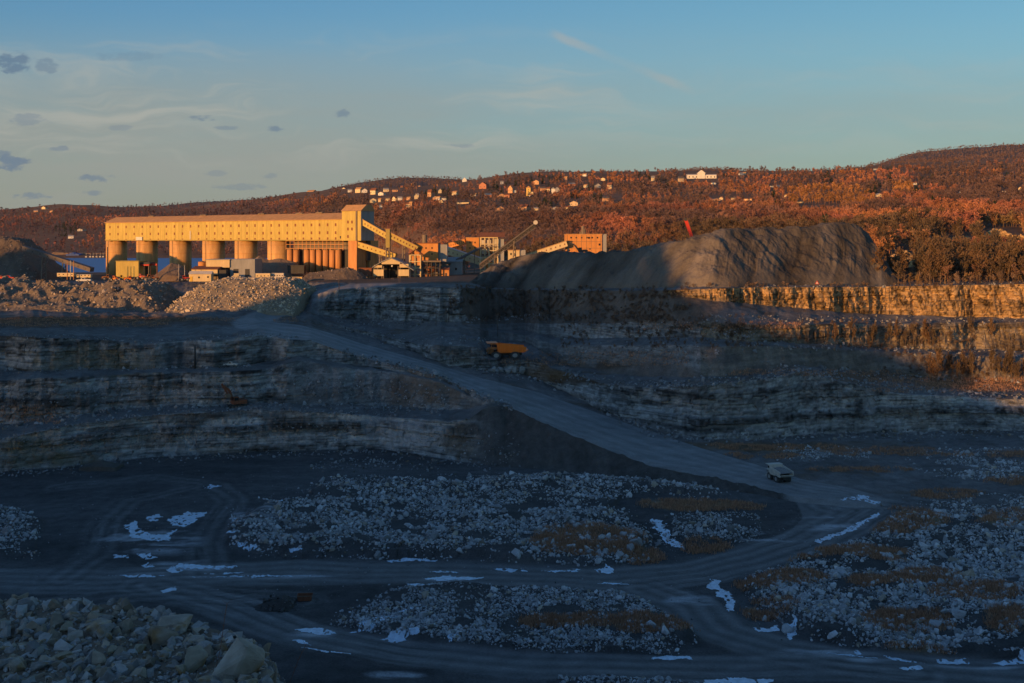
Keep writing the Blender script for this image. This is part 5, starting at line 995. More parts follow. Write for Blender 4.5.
# trailers and containers
def trailer(px0, px1, py0, py1, d, label, mat, nm='office_trailer', k=4):
    e = thing(nm, label, 'trailer', (px0 + px1) / 2, py1, d); a, b = W(px0, py1, d), W(px1, py0, d); z0 = a.z + .7
    part(MB().box(a.x, b.x, d, d + 3, z0, b.z), 'body', mat, e); part(MB().box(a.x - .1, b.x + .1, d - .1, d + 3.1, b.z + .005, b.z + .2), 'roof', M['pale'], e)
    for i in range(k): x = a.x + (b.x - a.x) * (i + .5) / k; part(MB().box(x - .35, x + .35, d - .08, d + .05, z0 + 1.1, z0 + 1.7), 'window', M['glass'], e)
    for x in (a.x + 2, b.x - 2): part(MB().cyl((x, d - .05, z0 - .2), (x, d + .35, z0 - .2), .55, n=12), 'wheel', M['tyre'], e)
trailer(57, 74, 273.2, 277.6, 720, 'long cream trailer behind three thin poles at the far left', M['cream']); trailer(76, 90.5, 274.8, 278.6, 715, 'shorter cream trailer to the right of the three thin poles', M['cream'])
trailer(255.5, 270, 273.6, 279, 745, 'cream site trailer with orange end to the right of the large shed', M['cream']); trailer(271, 283.5, 273.4, 278.5, 748, 'pale ribbed container trailer below the fifth silo', M['pale'], 'container_trailer', 5)
e = simple_building('dark_bin_wall', 'dark flat-topped bunker in front of the slender bins', 287.5, 304, 266, 273.5, 785, 8, M['dark'], M['dark'], 'flat'); trailer(291, 302, 277.2, 280.2, 735, 'low cream flatbed trailer on the rubble below the slender bins', M['ochre'], 'flatbed_trailer', 2)
# poles
def pole(px, py0, py1, label, r_=.16, d=None, mat=None, arm=True, group=None, nm='utility_pole'):
    P = L1(px, py1) if d is None else W(px, py1, d); h = (py1 - py0) / F * P.y; e = tag(empty(nm, P), label, 'pole', group)
    part(MB().cyl(P - Vector((0, 0, .5)), P + Vector((0, 0, h)), r_, r_ * .7, n=8), 'pole', mat or M['wood'], e, smooth=True)
    if arm: part(MB().box(P.x - 1.1, P.x + 1.1, P.y - .1, P.y + .1, P.z + h - 1.0, P.z + h - .75), 'crossarm', M['wood'], e)
    return e
for i, px in enumerate((67.3, 70.5, 73.7)): pole(px, 260.5, 279, 'slim pale pole, one of three close together at the far left', .28, 712, M['pale'] if i == 1 else M['concrete_or'], False, 'three slim pale poles', 'slim_pole')
pole(178.8, 264, 279, 'thin grey pole in front of the third silo, left one of a pair', .2, 742, M['pale'], False, None, 'slim_pole'); pole(184.6, 265, 279, 'thin grey pole in front of the third silo, right one of a pair', .2, 742, M['pale'], False, None, 'slim_pole')
pole(107.5, 247, 278, 'tall dark pole at the left end of the long yellow gallery', .5, 760, M['dark'], False, None, 'mast')
pole(339, 272, 291, 'wooden pole at the bend where the haul road reaches the plant', .2); pole(436, 312.5, 326, 'wooden pole on the bench below the upper rock face, left one', .16); pole(497.5, 314, 337, 'wooden pole on the bench above the orange dump truck', .16)
pole(195, 345, 367, 'thick dark post standing against the third bench on the left', .42, None, M['dark'], False, None, 'dark_post'); pole(447.5, 308, 322, 'pale slim pole at the foot of the upper rock face', .12, None, M['pale'], False, None, 'slim_pole')
# ------------------------------------------------------------------ heaps of stone
def heap_mesh(px0, px1, base, top, d, dep, seed, tint, mat, rocks=0, rsz=.8, flat=.35, ridge=None, rough=.5, nu=150, nv=70, gully=0.0, sink=2.5):
    """a heap between two columns; base row at its foot, top(px) = row of its crest"""
    u_ = np.linspace(0, 1, nu); v_ = np.linspace(0, 1, nv); a, b = np.meshgrid(u_, v_, indexing='ij')
    px = px0 + (px1 - px0) * a; yb = base(px); yt = top(px)
    d = np.broadcast_to(d(px) if callable(d) else np.array(float(d)), px.shape); dist = d + dep * b; prof = np.where(b < .5 - flat / 2, b / (.5 - flat / 2), np.where(b > .5 + flat / 2, (1 - b) / (.5 - flat / 2), 1.0))
    dm = d + dep * (.5 - flat / 2); z0 = H - (yb - HY) / F * d; z1 = H - (yt - HY) / F * dm; x = (px - CX) / F * (d + dep * .25)
    hh = np.maximum(z1 - z0, 0); edge = sstep(0, .02, a) * sstep(1, .98, a)
    z = z0 + hh * np.clip(prof, 0, 1) ** .95 * edge - sink * (1 - np.clip(prof * 6, 0, 1) * edge)
    n1 = fbm(x / 6., dist / 6., seed, 4); z = z + n1 * rough * np.clip(prof * 3, 0, 1)
    if gully:
        sx = x - prof * 16 + fbm(x / 40., dist / 40., seed + 4, 3) * 5; gl = fbm(sx / 9., prof * .5, seed + 1, 5) + .3 * fbm(sx / 34., prof * 1.2, seed + 6, 3); z = z + gully * gl * np.sin(np.clip(prof, 0, 1) * math.pi) ** .7 * sstep(.5, .4, b)
    else: gl = n1
    V = np.stack([x, dist, z], -1); iv = np.arange(a.size).reshape(a.shape); q4 = np.stack([iv[:-1, :-1], iv[1:, :-1], iv[1:, 1:], iv[:-1, 1:]], -1).reshape(-1, 4)
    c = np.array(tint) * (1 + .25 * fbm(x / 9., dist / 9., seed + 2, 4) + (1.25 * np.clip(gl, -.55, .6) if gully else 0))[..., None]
    V3, T3, C3 = V.reshape(-1, 3), np.concatenate([q4[:, [0, 1, 2]], q4[:, [0, 2, 3]]]), c.reshape(-1, 3)
    if rocks:
        i = rng.integers(0, nu, rocks); j = (rng.random(rocks) ** 1.0 * nv * .62).astype(int); okr = hh[i, j] > .6; i, j = i[okr], j[okr]; Pp = V[i, j] + rng.normal(0, .5, (len(i), 3)) * np.array([1.5, 1, .15])
        s = np.clip(rng.lognormal(-.35, .45, len(i)) * rsz, .25, 2.6); v, t, cc = merge(ROCKS, rng.integers(0, 14, len(i)), Pp, rand_rot(len(i)), s, rock_tint(len(i), .1) * np.array(tint) / .24)
        T3 = np.concatenate([T3, t + len(V3)]); V3 = np.concatenate([V3, v]); C3 = np.concatenate([C3, cc])
    o3 = V[nu // 2, 0]; return raw_mesh('heap', V3 - o3, T3, C3.clip(.02, .8), False, [mat]), o3, V
def heap(name, label, cat_, *a, group=None, **k):
    me, o3, V = heap_mesh(*a, **k); me.name = name; o = link(name, me, None, o3); tag(o, label, cat_, group); return V
heap('boulder_heap', 'broad sunlit heap of broken tan boulders in front of the sheds', 'rock heap', 158, 304, PL((158, 321), (230, 323), (304, 318)), PL((158, 318), (165, 310), (178, 295), (195, 285), (212, 280.5), (240, 280), (270, 279.5), (285, 281), (300, 290), (304, 300)), 540, 110, 201, (.28, .23, .165), M['rock'], rocks=3600, rsz=.95, flat=.3, rough=1.3, sink=7)
heap('spoil_heap', 'dark rugged spoil heap at the left edge, beside the sunlit boulder heap', 'spoil heap', -70, 172, PL((-70, 318), (60, 319), (172, 319)), PL((-70, 282), (0, 282), (25, 286), (60, 290), (100, 285), (130, 283), (150, 288), (165, 303), (172, 316)), 545, 90, 202, (.20, .165, .13), M['rock'], rocks=2600, rsz=1.0, flat=.25, rough=4.5)
heap('spoil_heap', 'lower pale spoil ridge along the foot of the dark rugged spoil heap', 'spoil heap', -60, 90, PL((-60, 324), (90, 322)), PL((-60, 307), (0, 303), (30, 306), (60, 303), (85, 312), (90, 320)), 510, 34, 203, (.20, .17, .14), M['rock'], rocks=500, rsz=.8, flat=.2, rough=2)
heap('spoil_hill', 'steep dark spoil hill at the far left beside the water', 'spoil heap', -110, 46, PL((-110, 279), (46, 279)), PL((-110, 232), (-20, 238), (0, 238.5), (12, 241), (22, 248), (28, 256), (38, 266), (46, 276)), 790, 90, 204, (.15, .12, .095), M['pile'], rocks=700, rsz=1.0, flat=.3, rough=2.5)
heap('gravel_mound', 'brown gravel mound between the second and third large silos', 'gravel mound', 150, 186, PL((150, 278), (186, 278)), PL((150, 276), (160, 268), (168, 263), (178, 266), (186, 275)), 790, 36, 205, (.20, .15, .11), M['pile'], rough=.8, flat=.05)
heap('gravel_mound', 'tall brown gravel mound under the fourth and fifth large silos', 'gravel mound', 226, 306, PL((226, 276), (306, 276)), PL((226, 272), (246, 262), (256, 256), (266, 260), (278, 258.5), (292, 262), (306, 274)), 790, 44, 206, (.21, .155, .11), M['pile'], rough=.8, flat=.05)
heap('gravel_mound', 'wide grey-brown gravel mound before the slender bins and tower leg', 'gravel mound', 296, 378, PL((296, 283), (378, 283)), PL((296, 282), (306, 274), (330, 270), (345, 268), (356, 271), (368, 280), (378, 283)), 745, 40, 207, (.16, .125, .095), M['pile'], rocks=260, rough=1.0, flat=.15)
rG = np.where(SEG == 'faceG')[0][-1]; _sd = smooth(D[rG], 14); STKD = lambda p: np.interp(p, px_cols, _sd) + np.interp(p, [462, 600, 700, 894], [9, 9, 5, 8])
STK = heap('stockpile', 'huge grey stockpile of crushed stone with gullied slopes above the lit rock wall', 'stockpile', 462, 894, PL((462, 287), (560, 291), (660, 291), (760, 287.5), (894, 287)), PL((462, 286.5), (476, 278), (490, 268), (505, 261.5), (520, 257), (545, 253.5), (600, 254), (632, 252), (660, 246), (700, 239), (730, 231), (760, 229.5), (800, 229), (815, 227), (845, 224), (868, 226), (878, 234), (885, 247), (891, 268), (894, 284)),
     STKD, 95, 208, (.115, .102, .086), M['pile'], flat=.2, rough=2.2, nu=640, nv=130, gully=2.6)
heap('rubble_mound', 'dark mound of fines on the pit floor next to the rusty skip', 'rubble mound', 250, 296, PL((250, 613), (296, 613)), PL((250, 612), (265, 604), (280, 600), (290, 603), (296, 612)), 222, 10, 209, (.075, .07, .065), M['pile'], rocks=220, rsz=.45, flat=.3, rough=.6, sink=1, nu=50, nv=30)
heap('rubble_mound', 'small dark mound at the foot of the lowest left bench', 'rubble mound', 80, 118, PL((80, 468), (118, 468)), PL((80, 467), (92, 462), (100, 460.5), (110, 463), (118, 467)), 358, 9, 210, (.12, .115, .10), M['pile'], flat=.1, rough=.2, nu=40, nv=24)
# long dark conveyor at the far left
conveyor('conveyor_gallery', 'long dark shaded conveyor sloping down right across the water at the far left', W(24, 248, 800), W(92, 270, 770), 3.6, 2.6, (M['belt'], M['belt'], M['dark']), [(.3, 46), (.6, 46)])
# ------------------------------------------------------------------ far shore
e = tag(empty('boat_shed', W(71, 258, 2180)), 'blue-covered shed on the far shore of the water', 'shed'); part(vbox(MB(), 66, 79, 254.5, 258.5, 2180, 20), 'wall', M['blue'], e); a, b = W(65.5, 254.5, 2180), W(79.5, 254.5, 2180); part(MB().prism([(a.x, 2179, a.z), (b.x, 2179, a.z), ((a.x + b.x) / 2, 2179, a.z + 4)], (0, 22, 0)), 'roof', M['blue'], e); part(vbox(MB(), 67, 69, 256.4, 258.5, 2179.6, .5), 'door', M['white'], e)
heap('sand_bank', 'orange earth bank on the far shore left of the blue shed', 'earth bank', 46, 122, PL((46, 258.2), (122, 258.2)), PL((46, 257), (52, 252), (62, 252.5), (80, 253), (110, 253), (122, 257)), 2190, 60, 211, (.30, .19, .10), M['pile'], flat=.3, rough=.5, nu=60, nv=20)
for i, px in enumerate((86, 90, 93, 96.5, 100, 103, 144, 150)):
    P = W(px, 258.6, 2150); e = tag(empty('moored_boat', P), 'tiny white boat moored along the far shore', 'boat', 'boats on the far shore'); part(MB().prism([(P.x - 4, 2150, P.z), (P.x + 3.4, 2150, P.z), (P.x + 4.6, 2150, P.z + 2.2), (P.x - 4.2, 2150, P.z + 2.0)], (0, 3, 0)), 'hull', M['white'], e); part(MB().box(P.x - 2, P.x + 1.5, 2150.4, 2152.6, P.z + 2.1, P.z + 4.2), 'cabin', M['white'], e); part(MB().bar((P.x, 2151, P.z + 2), (P.x, 2151, P.z + 11), .3), 'mast', M['pale'], e)
# ------------------------------------------------------------------ machines. Each is built at the origin facing +x, then placed
def mpart(mb, name, mat, parent, **k): o = mb.build(name, mat, parent, **k); return o
def wheel(parent, x, y, r_, w_, name='wheel'):
    t = MB().cyl((x, y - w_ / 2, r_), (x, y + w_ / 2, r_), r_, n=22)
    for i in range(22):
        a = 2 * math.pi * i / 22; t.bar((x + math.cos(a) * r_ * .98, y - w_ / 2, r_ + math.sin(a) * r_ * .98), (x + math.cos(a) * r_ * .98, y + w_ / 2, r_ + math.sin(a) * r_ * .98), r_ * .1)
    wo = mpart(t, name, M['tyre'], parent); s = 1 if y > 0 else -1
    mpart(MB().cyl((x, y + s * (w_ / 2 - .05), r_), (x, y + s * (w_ / 2 + .06), r_), r_ * .58, r_ * .45, n=18), 'rim', M['rim'], wo); return wo
def haul_truck(name, label, paint, body, loc, rz, sc=1.0, load=None):
    e = tag(empty(name, loc, rz), label, 'dump truck')
    for x, ys in ((2.7, (-2.0, 2.0)), (-2.0, (-2.15, -1.15, 1.15, 2.15))):
        for y in ys: wheel(e, x, y, 1.25, .95 if x > 0 else .85)
    mpart(MB().box(-3.9, 4.4, -.85, .85, 1.1, 1.9).box(2.6, 3.0, -1.6, 1.6, 1.0, 1.5).box(-2.2, -1.8, -1.5, 1.5, 1.0, 1.5), 'chassis', M['dark'], e)
    mpart(MB().prism([(3.2, -1.5, 1.9), (5.0, -1.5, 1.6), (5.0, -1.5, 3.1), (3.2, -1.5, 3.3)], (0, 3.0, 0)), 'engine_hood', paint, e); mpart(MB().box(4.9, 5.15, -2.4, 2.4, 1.0, 1.55), 'bumper', paint, e)
    mpart(MB().box(2.3, 4.6, -2.5, 2.5, 3.32, 3.45), 'deck', paint, e); mpart(MB().box(5.0, 5.08, -1.0, 1.0, 1.8, 2.9), 'grille', M['dark'], e)
    cb = mpart(MB().prism([(2.2, .4, 3.46), (4.1, .4, 3.46), (3.9, .4, 4.9), (2.3, .4, 4.9)], (0, 1.9, 0)), 'cab', paint, e)
    mpart(MB().box(3.95, 4.12, .55, 2.15, 3.95, 4.75), 'windscreen', M['glass'], cb); mpart(MB().box(2.5, 3.8, 2.31, 2.36, 3.95, 4.75), 'side_window', M['glass'], cb)
    for s in (-1, 1): mpart(MB().cyl((5.0, s * 1.9, 2.1), (5.12, s * 1.9, 2.1), .2, n=12), 'headlight', M['white'], e)
    # dump body: V floor, side walls, canopy over the cab
    m = MB(); t = .18
    for s in (-1, 1): m.prism([(-4.6, s * 2.6, 2.5), (2.0, s * 2.6, 2.3), (2.3, s * 2.6, 4.9), (-4.9, s * 2.6, 4.0)], (0, -s * t, 0))
    m.prism([(-5.4, -2.42, 2.9), (-4.4, -2.42, 2.2), (2.1, -2.42, 2.05), (2.1, -2.42, 2.28), (-4.4, -2.42, 2.48), (-5.4, -2.42, 3.1)], (0, 4.84, 0))
    m.prism([(2.1, -2.42, 2.3), (2.3, -2.42, 2.3), (2.55, -2.42, 5.1), (2.3, -2.42, 5.1)], (0, 4.84, 0)); m.box(2.3, 4.9, -2.6, 2.6, 5.12, 5.28)
    for x in np.linspace(-4, 1.6, 6):
        for s in (-1, 1): m.box(x - .1, x + .1, s * 2.61 if s > 0 else -2.78, 2.78 if s > 0 else s * 2.61, 2.45, 4.1)
    mpart(m, 'dump_body', body, e)
    if load:
        xs, ys = np.meshgrid(np.linspace(-4.7, 2.2, 26), np.linspace(-2.4, 2.4, 18), indexing='ij'); zs = 3.3 + 1.5 * np.clip(1 - ((xs + .8) / 4.2) ** 2, 0, 1) * np.clip(1 - (ys / 2.7) ** 2, 0, 1) + fbm(xs * 1.7, ys * 1.7, 300, 3) * .25
        iv = np.arange(xs.size).reshape(xs.shape); q4 = np.stack([iv[:-1, :-1], iv[1:, :-1], iv[1:, 1:], iv[:-1, 1:]], -1).reshape(-1, 4); link('load', raw_mesh('load', np.stack([xs, ys, zs], -1).reshape(-1, 3), q4, np.full((xs.size, 3), .24), False, [M['rock']]), e)
    m = MB(); m.bar((4.9, 1.9, 1.5), (4.3, 2.45, 3.4), .09); m.bar((4.9, 1.4, 1.5), (4.3, 1.95, 3.4), .09)
    for i in range(5): p = Vector((4.9, 1.9, 1.5)).lerp(Vector((4.3, 2.45, 3.4)), (i + .5) / 5); m.bar(p, p - Vector((0, .5, 0)), .07)
    mpart(m, 'ladder', M['steel'], e)
    m = MB()
    for s in (-2.4, -.5): m.bar((4.5, s, 3.45), (4.5, s, 4.3), .06)
    m.bar((4.5, -2.4, 4.3), (4.5, -.5, 4.3), .06); mpart(m, 'handrail', M['steel'], e); e.scale = (sc, sc, sc); return e
P = L1(779.5, 480.5); haul_truck('dump_truck', 'dusty cream dump truck carrying stone up the haul road', M['pale'], M['pale'], P + Vector((0, 0, -.1)), R(90 + 16), .9, load=True)
P = L1(506, 358.5); P.y += 2; haul_truck('dump_truck', 'orange dump truck parked on the ledge above the haul road', M['orange_dull'], M['orange'], P - Vector((0, 0, .2)), R(180 + 6), 1.75).scale = (1.75, 1.75, 1.35)
for i in range(5):
    p = L1(493 + 7.2 * i, 371.5); s = 2.5; p.y -= .6; V, T = hull_rock(500 + i, 16, 1.0); c = np.array([.34, .34, .33]) * rng.uniform(.8, 1.1, (len(V), 1)); o = link('block', raw_mesh('block', V * np.array([2.3, 2.0, 2.6]), T, c, False, [M['rock']]), None, p + Vector((0, 0, .8))); o.rotation_euler = (0, 0, rng.uniform(-.2, .2)); tag(o, 'pale upright stone block in the row directly below the orange dump truck', 'stone block', 'stone blocks below the orange truck')
def excavator(name, label, loc, rz, paint, sc=1.0, boom=(R(58), R(-62)), bucket=True, roof_mat_=None):
    e = tag(empty(name, loc, rz), label, 'excavator')
    for s in (-1, 1):
        m = MB(); pr = [(-2.1 + .5 * math.cos(a) - (0 if math.cos(a) < 0 else -4.2), s * 1.5 - .3, .5 + .5 * math.sin(a)) for a in np.linspace(math.pi / 2, math.pi / 2 + 2 * math.pi, 25)[:-1]]; m.prism(pr, (0, .6, 0)); tr = mpart(m, 'track', M['dark'], e)
        m = MB()
        for x in (-1.8, -.9, 0, .9, 1.8): m.cyl((x, s * 1.5 - .33, .5), (x, s * 1.5 + .33, .5), .3, n=10)
        mpart(m, 'rollers', M['steel'], tr)
    mpart(MB().cyl((0, 0, .8), (0, 0, 1.25), .9, n=16).box(-1, 1, -1.2, 1.2, .5, .9), 'undercarriage', M['dark'], e)
    mpart(MB().prism([(-2.6, -1.4, 1.26), (1.3, -1.4, 1.26), (1.3, -1.4, 1.9), (.4, -1.4, 2.3), (-2.5, -1.4, 2.4)], (0, 2.8, 0)), 'house', paint, e); mpart(MB().box(-2.9, -2.61, -1.38, 1.38, 1.3, 2.2), 'counterweight', M['dark'], e)
    cb = mpart(MB().prism([(-.2, .5, 1.95), (1.5, .5, 1.95), (1.25, .5, 3.3), (-.2, .5, 3.3)], (0, .95, 0)), 'cab', paint, e); mpart(MB().box(0, 1.2, 1.46, 1.5, 2.3, 3.15), 'side_window', M['glass'], cb); mpart(MB().box(1.34, 1.46, .6, 1.35, 2.3, 3.15), 'windscreen', M['glass'], cb)
    b0 = Vector((1.0, -.2, 1.9)); b1 = b0 + Vector((math.cos(boom[0]) * 3.2, 0, math.sin(boom[0]) * 3.2)); b2 = b1 + Vector((math.cos(boom[0] - .55) * 2.6, 0, math.sin(boom[0] - .55) * 2.6)); bm_ = mpart(MB().bar(b0, b1, .5, .7).bar(b1, b2, .45, .6), 'boom', paint, e)
    mpart(MB().bar(Vector((1.2, -.2, 1.5)), b0.lerp(b1, .8), .22), 'hydraulic_ram', M['steel'], bm_)
    s1 = b2 + Vector((math.cos(boom[1]) * 2.8, 0, math.sin(boom[1]) * 2.8)); st = mpart(MB().bar(b2 + (b2 - s1) * .18, s1, .38, .5), 'stick', paint, e); mpart(MB().bar(b1 + Vector((0, 0, .5)), b2 + (b2 - s1) * .15, .2), 'hydraulic_ram', M['steel'], st)
    m = MB(); q_ = s1
    for sd in (-.75, .68): m.prism([(q_.x - .2, q_.y + sd, q_.z + .2), (q_.x + .5, q_.y + sd, q_.z - .1), (q_.x + .5, q_.y + sd, q_.z - 1.0), (q_.x - .5, q_.y + sd, q_.z - 1.1), (q_.x - .9, q_.y + sd, q_.z - .5)], (0, .07, 0))
    m.prism([(q_.x + .5, q_.y - .75, q_.z - .1), (q_.x + .5, q_.y - .75, q_.z - 1.0), (q_.x + .42, q_.y - .75, q_.z - 1.0), (q_.x + .42, q_.y - .75, q_.z - .1)], (0, 1.5, 0)); m.prism([(q_.x + .5, q_.y - .75, q_.z - 1.0), (q_.x - .5, q_.y - .75, q_.z - 1.1), (q_.x - .5, q_.y - .75, q_.z - 1.02), (q_.x + .5, q_.y - .75, q_.z - .92)], (0, 1.5, 0)); m.prism([(q_.x - .5, q_.y - .75, q_.z - 1.1), (q_.x - .9, q_.y - .75, q_.z - .5), (q_.x - .84, q_.y - .75, q_.z - .46), (q_.x - .44, q_.y - .75, q_.z - 1.02)], (0, 1.5, 0))
    mpart(m, 'bucket', M['steel'], e); e.scale = (sc, sc, sc); return e
P = L1(234.5, 408); P.y += 3; excavator('excavator', 'dusty brown excavator seen end-on, working on the ledge of the lowest left bench', Vector((P.x, P.y, W(234, 408, P.y).z)), R(215), M['rust'], 1.3, (R(72), R(-120)))
def stk_top(px):
    c = int((px - 462) / (894 - 462) * 459); k = int(np.argmax(STK[c, :, 2])); return Vector(STK[c, k])
p = stk_top(636); p.y += 14; p.z -= .5; excavator('excavator', 'dark excavator with folded boom on the far side of the stockpile crest', p + Vector((0, 0, -1.2)), R(182), M['dark'], 1.25, (R(52), R(-80)))
# crane with a red boom behind the stockpile
p = W(700, 246, 655) - Vector((0, 0, 8)); e = tag(empty('crawler_crane', p), 'crawler crane with bright red boom rising behind the stockpile', 'crane')
for s in (-1, 1): mpart(MB().prism([(-3, s * 2 - .4, .6), (-2.4, s * 2 - .4, 1.2), (2.4, s * 2 - .4, 1.2), (3, s * 2 - .4, .6), (2.4, s * 2 - .4, 0), (-2.4, s * 2 - .4, 0)], (0, .8, 0)), 'track', M['dark'], e)
mpart(MB().box(-2.4, 3, -1.6, 1.6, 1.3, 3.2), 'machinery_house', M['red'], e); mpart(MB().box(-2.6, -1.2, -1.9, -1.61, 1.6, 3.3).box(-2.9, -2.41, -1.2, .2, 1.6, 3.4), 'cab', M['red'], e)
d_ = p.y; tip = W(685.5, 219.5, d_) - p; ft = Vector((-1.0, 0, 2.2)); m = MB(); m.bar(ft, tip, 1.4, 1.8); mpart(m, 'boom', M['red'], e); mpart(MB().cyl(tip + Vector((0, -.9, 0)), tip + Vector((0, .9, 0)), .9, n=12), 'sheave', M['dark'], e); m = MB(); m.bar(tip, tip - Vector((.4, 0, 9)), .12); mpart(m, 'hoist_rope', M['dark'], e)
# row of loaders by the square shed
def loader(label, loc, rz, paint, sc=1.0, group=None):
    e = tag(empty('wheel_loader', loc, rz), label, 'wheel loader', group)
    for x in (-1.5, 1.5):
        for y in (-1.2, 1.2): wheel(e, x, y, .9, .65)
    mpart(MB().prism([(-3.1, -.95, 1.0), (-.2, -.95, 1.0), (-.2, -.95, 2.3), (-2.8, -.95, 2.1)], (0, 1.9, 0)), 'engine_house', paint, e); cb = mpart(MB().box(-.3, 1.0, -.8, .8, 1.1, 3.3), 'cab', paint, e); mpart(MB().box(1.01, 1.06, -.65, .65, 2.1, 3.1), 'windscreen', M['glass'], cb)
    for s in (-.81, .81): mpart(MB().box(-.1, .85, min(s, s * 1.05), max(s, s * 1.05), 2.1, 3.1), 'side_window', M['glass'], cb)
    mpart(MB().box(.9, 2.3, -.5, .5, .8, 1.5), 'front_frame', paint, e); m = MB()
    for s in (-.6, .6): m.bar((1.4, s, 1.5), (3.4, s, .8), .25, .35)
    mpart(m, 'lift_arm', paint, e); mpart(MB().prism([(3.3, -1.5, .2), (4.3, -1.5, .15), (4.4, -1.5, .25), (3.6, -1.5, .5), (3.5, -1.5, 1.5), (3.3, -1.5, 1.4)], (0, 3, 0)), 'bucket', M['steel'], e); e.scale = (sc, sc, sc); return e
GLD = 'orange machines parked by the square yellow shed'
for i, (px, py, rz, pt, lb) in enumerate([(107, 280, 20, 'orange_dull', 'dusty orange loader at the left end of the row by the square yellow shed'), (115, 281.5, 160, 'orange', 'bright orange loader second from the left in the row by the square yellow shed'), (122, 280.5, 200, 'ochre', 'yellow loader in front of the middle of the square yellow shed'), (129.5, 281.5, 10, 'orange', 'orange loader under the right corner of the square yellow shed'),
                                         (141, 279.5, 170, 'red', 'red loader in front of the dark open shelter'), (148, 280, 30, 'orange_dull', 'dull orange loader between the dark open shelter and the red gantry'), (153.5, 280.5, 190, 'rust', 'rust-coloured loader under the red gantry'), (184.5, 281, 200, 'red', 'red loader tucked against the left end of the pale yellow hut')]):
    d = 680; loader(lb, W(px, py, d), R(rz), M[pt], 1.05, GLD)
def pickup(label, loc, rz, paint, sc=1.0, cat_='pickup truck', nm='pickup_truck'):
    e = tag(empty(nm, loc, rz), label, cat_)
    for x in (-1.6, 1.6):
        for y in (-.85, .85): wheel(e, x, y, .4, .28)
    mpart(MB().box(-2.6, -.4, -.95, .95, .5, 1.15).box(-.4, 1.0, -.95, .95, .5, 1.1).prism([(1.0, -.95, .5), (2.6, -.95, .5), (2.6, -.95, .95), (1.0, -.95, 1.1)], (0, 1.9, 0)), 'body', paint, e); cb = mpart(MB().prism([(-.5, -.85, 1.11), (1.1, -.85, 1.11), (.6, -.85, 1.75), (-.4, -.85, 1.75)], (0, 1.7, 0)), 'cab', paint, e); mpart(MB().box(-.3, .55, -.9, -.86, 1.2, 1.65).box(-.3, .55, .86, .9, 1.2, 1.65), 'side_window', M['glass'], cb); mpart(MB().bar((1.12, 0, 1.16), (.66, 0, 1.72), 1.5, .05), 'windscreen', M['glass'], cb)
    for s in (-.7, .7): mpart(MB().box(2.6, 2.65, s - .15, s + .15, .7, .9), 'headlight', M['white'], e)
    e.scale = (sc, sc, sc); return e
pickup('white pickup parked in front of the cream trailers at the far left', W(84, 282.3, 690), R(185), M['white'], 1.7); pickup('dusty tan truck before the grey shaded end of the large shed', W(236.5, 278.5, 700), R(100), M['cream'], 1.9)
pickup('small red pickup at the left edge, near the dark spoil hill', W(8, 279.5, 690), R(10), M['red'], 1.5); pickup('dark red pickup at the very left edge of the picture', W(1.5, 279.5, 692), R(170), M['red'], 1.4)
P = L1(230, 367); pickup('small pale pickup on the narrow second bench on the left', P + Vector((0, 1, 0)), R(178), M['white'], 1.0)
def forklift(label, loc, rz):
    e = tag(empty('forklift', loc, rz), label, 'forklift')
    for x in (-.8, .8):
        for y in (-.6, .6): wheel(e, x, y, .35, .3)
    mpart(MB().box(-1.3, .9, -.6, .6, .35, 1.2), 'body', M['ochre'], e); m = MB()
    for x, y in ((-.9, -.5), (-.9, .5), (.6, -.5), (.6, .5)): m.bar((x, y, 1.2), (x, y, 2.3), .08)
    m.box(-1, .7, -.6, .6, 2.31, 2.4); mpart(m, 'overhead_guard', M['dark'], e); m = MB()
    for y in (-.35, .35): m.bar((1.05, y, .2), (1.05, y, 2.5), .12)
    mpart(m, 'mast', M['steel'], e); m = MB()
    for y in (-.3, .3): m.bar((1.1, y, .2), (2.2, y, .2), .14, .06)
    mpart(m, 'fork', M['steel'], e); e.scale = (1.6,) * 3; return e
forklift('yellow forklift at the left corner of the gabled loading shed', W(379, 283.5, 752), R(210)); forklift('yellow forklift in front of the dark opening of the loading shed', W(393.5, 283.8, 750), R(250))
e = thing('round_boulder_tank', 'small pale round tank at the right post of the loading shed', 'tank', 405.5, 282, 765); part(MB().cyl(W(405.5, 282, 765), W(405.5, 279.6, 765), 1.5, n=16).cyl(W(405.5, 279.6, 765), W(405.5, 279.0, 765), 1.5, .4, n=16), 'shell', M['white'], e, smooth=True)
# rusty skip on the floor
P = L1(305, 599); e = tag(empty('rusty_skip', P, R(6)), 'small rusty red skip on the pit floor beside a dark mound', 'skip'); m = MB(); w_, l_, h_ = 1.0, 1.35, 1.2
for s in (-1, 1): m.prism([(-l_, s * w_, 0.15), (l_, s * w_, .15), (l_ + .25, s * w_, h_), (-l_ - .25, s * w_, h_)], (0, -s * .06, 0))
m.prism([(-l_, -w_, .15), (-l_ - .25, -w_, h_), (-l_ - .19, -w_, h_), (-l_ + .06, -w_, .15)], (0, 2 * w_, 0)); m.prism([(l_, -w_, .15), (l_ + .25, -w_, h_), (l_ + .19, -w_, h_), (l_ - .06, -w_, .15)], (0, 2 * w_, 0)); m.box(-l_, l_, -w_ + .06, w_ - .06, .1, .16); mpart(m, 'tub', M['rust'], e); mpart(MB().box(-l_ - .3, l_ + .3, -w_ - .08, -w_ - .005, h_ - .12, h_).box(-l_ - .3, l_ + .3, w_ + .005, w_ + .08, h_ - .12, h_), 'rim_rail', M['steel'], e)
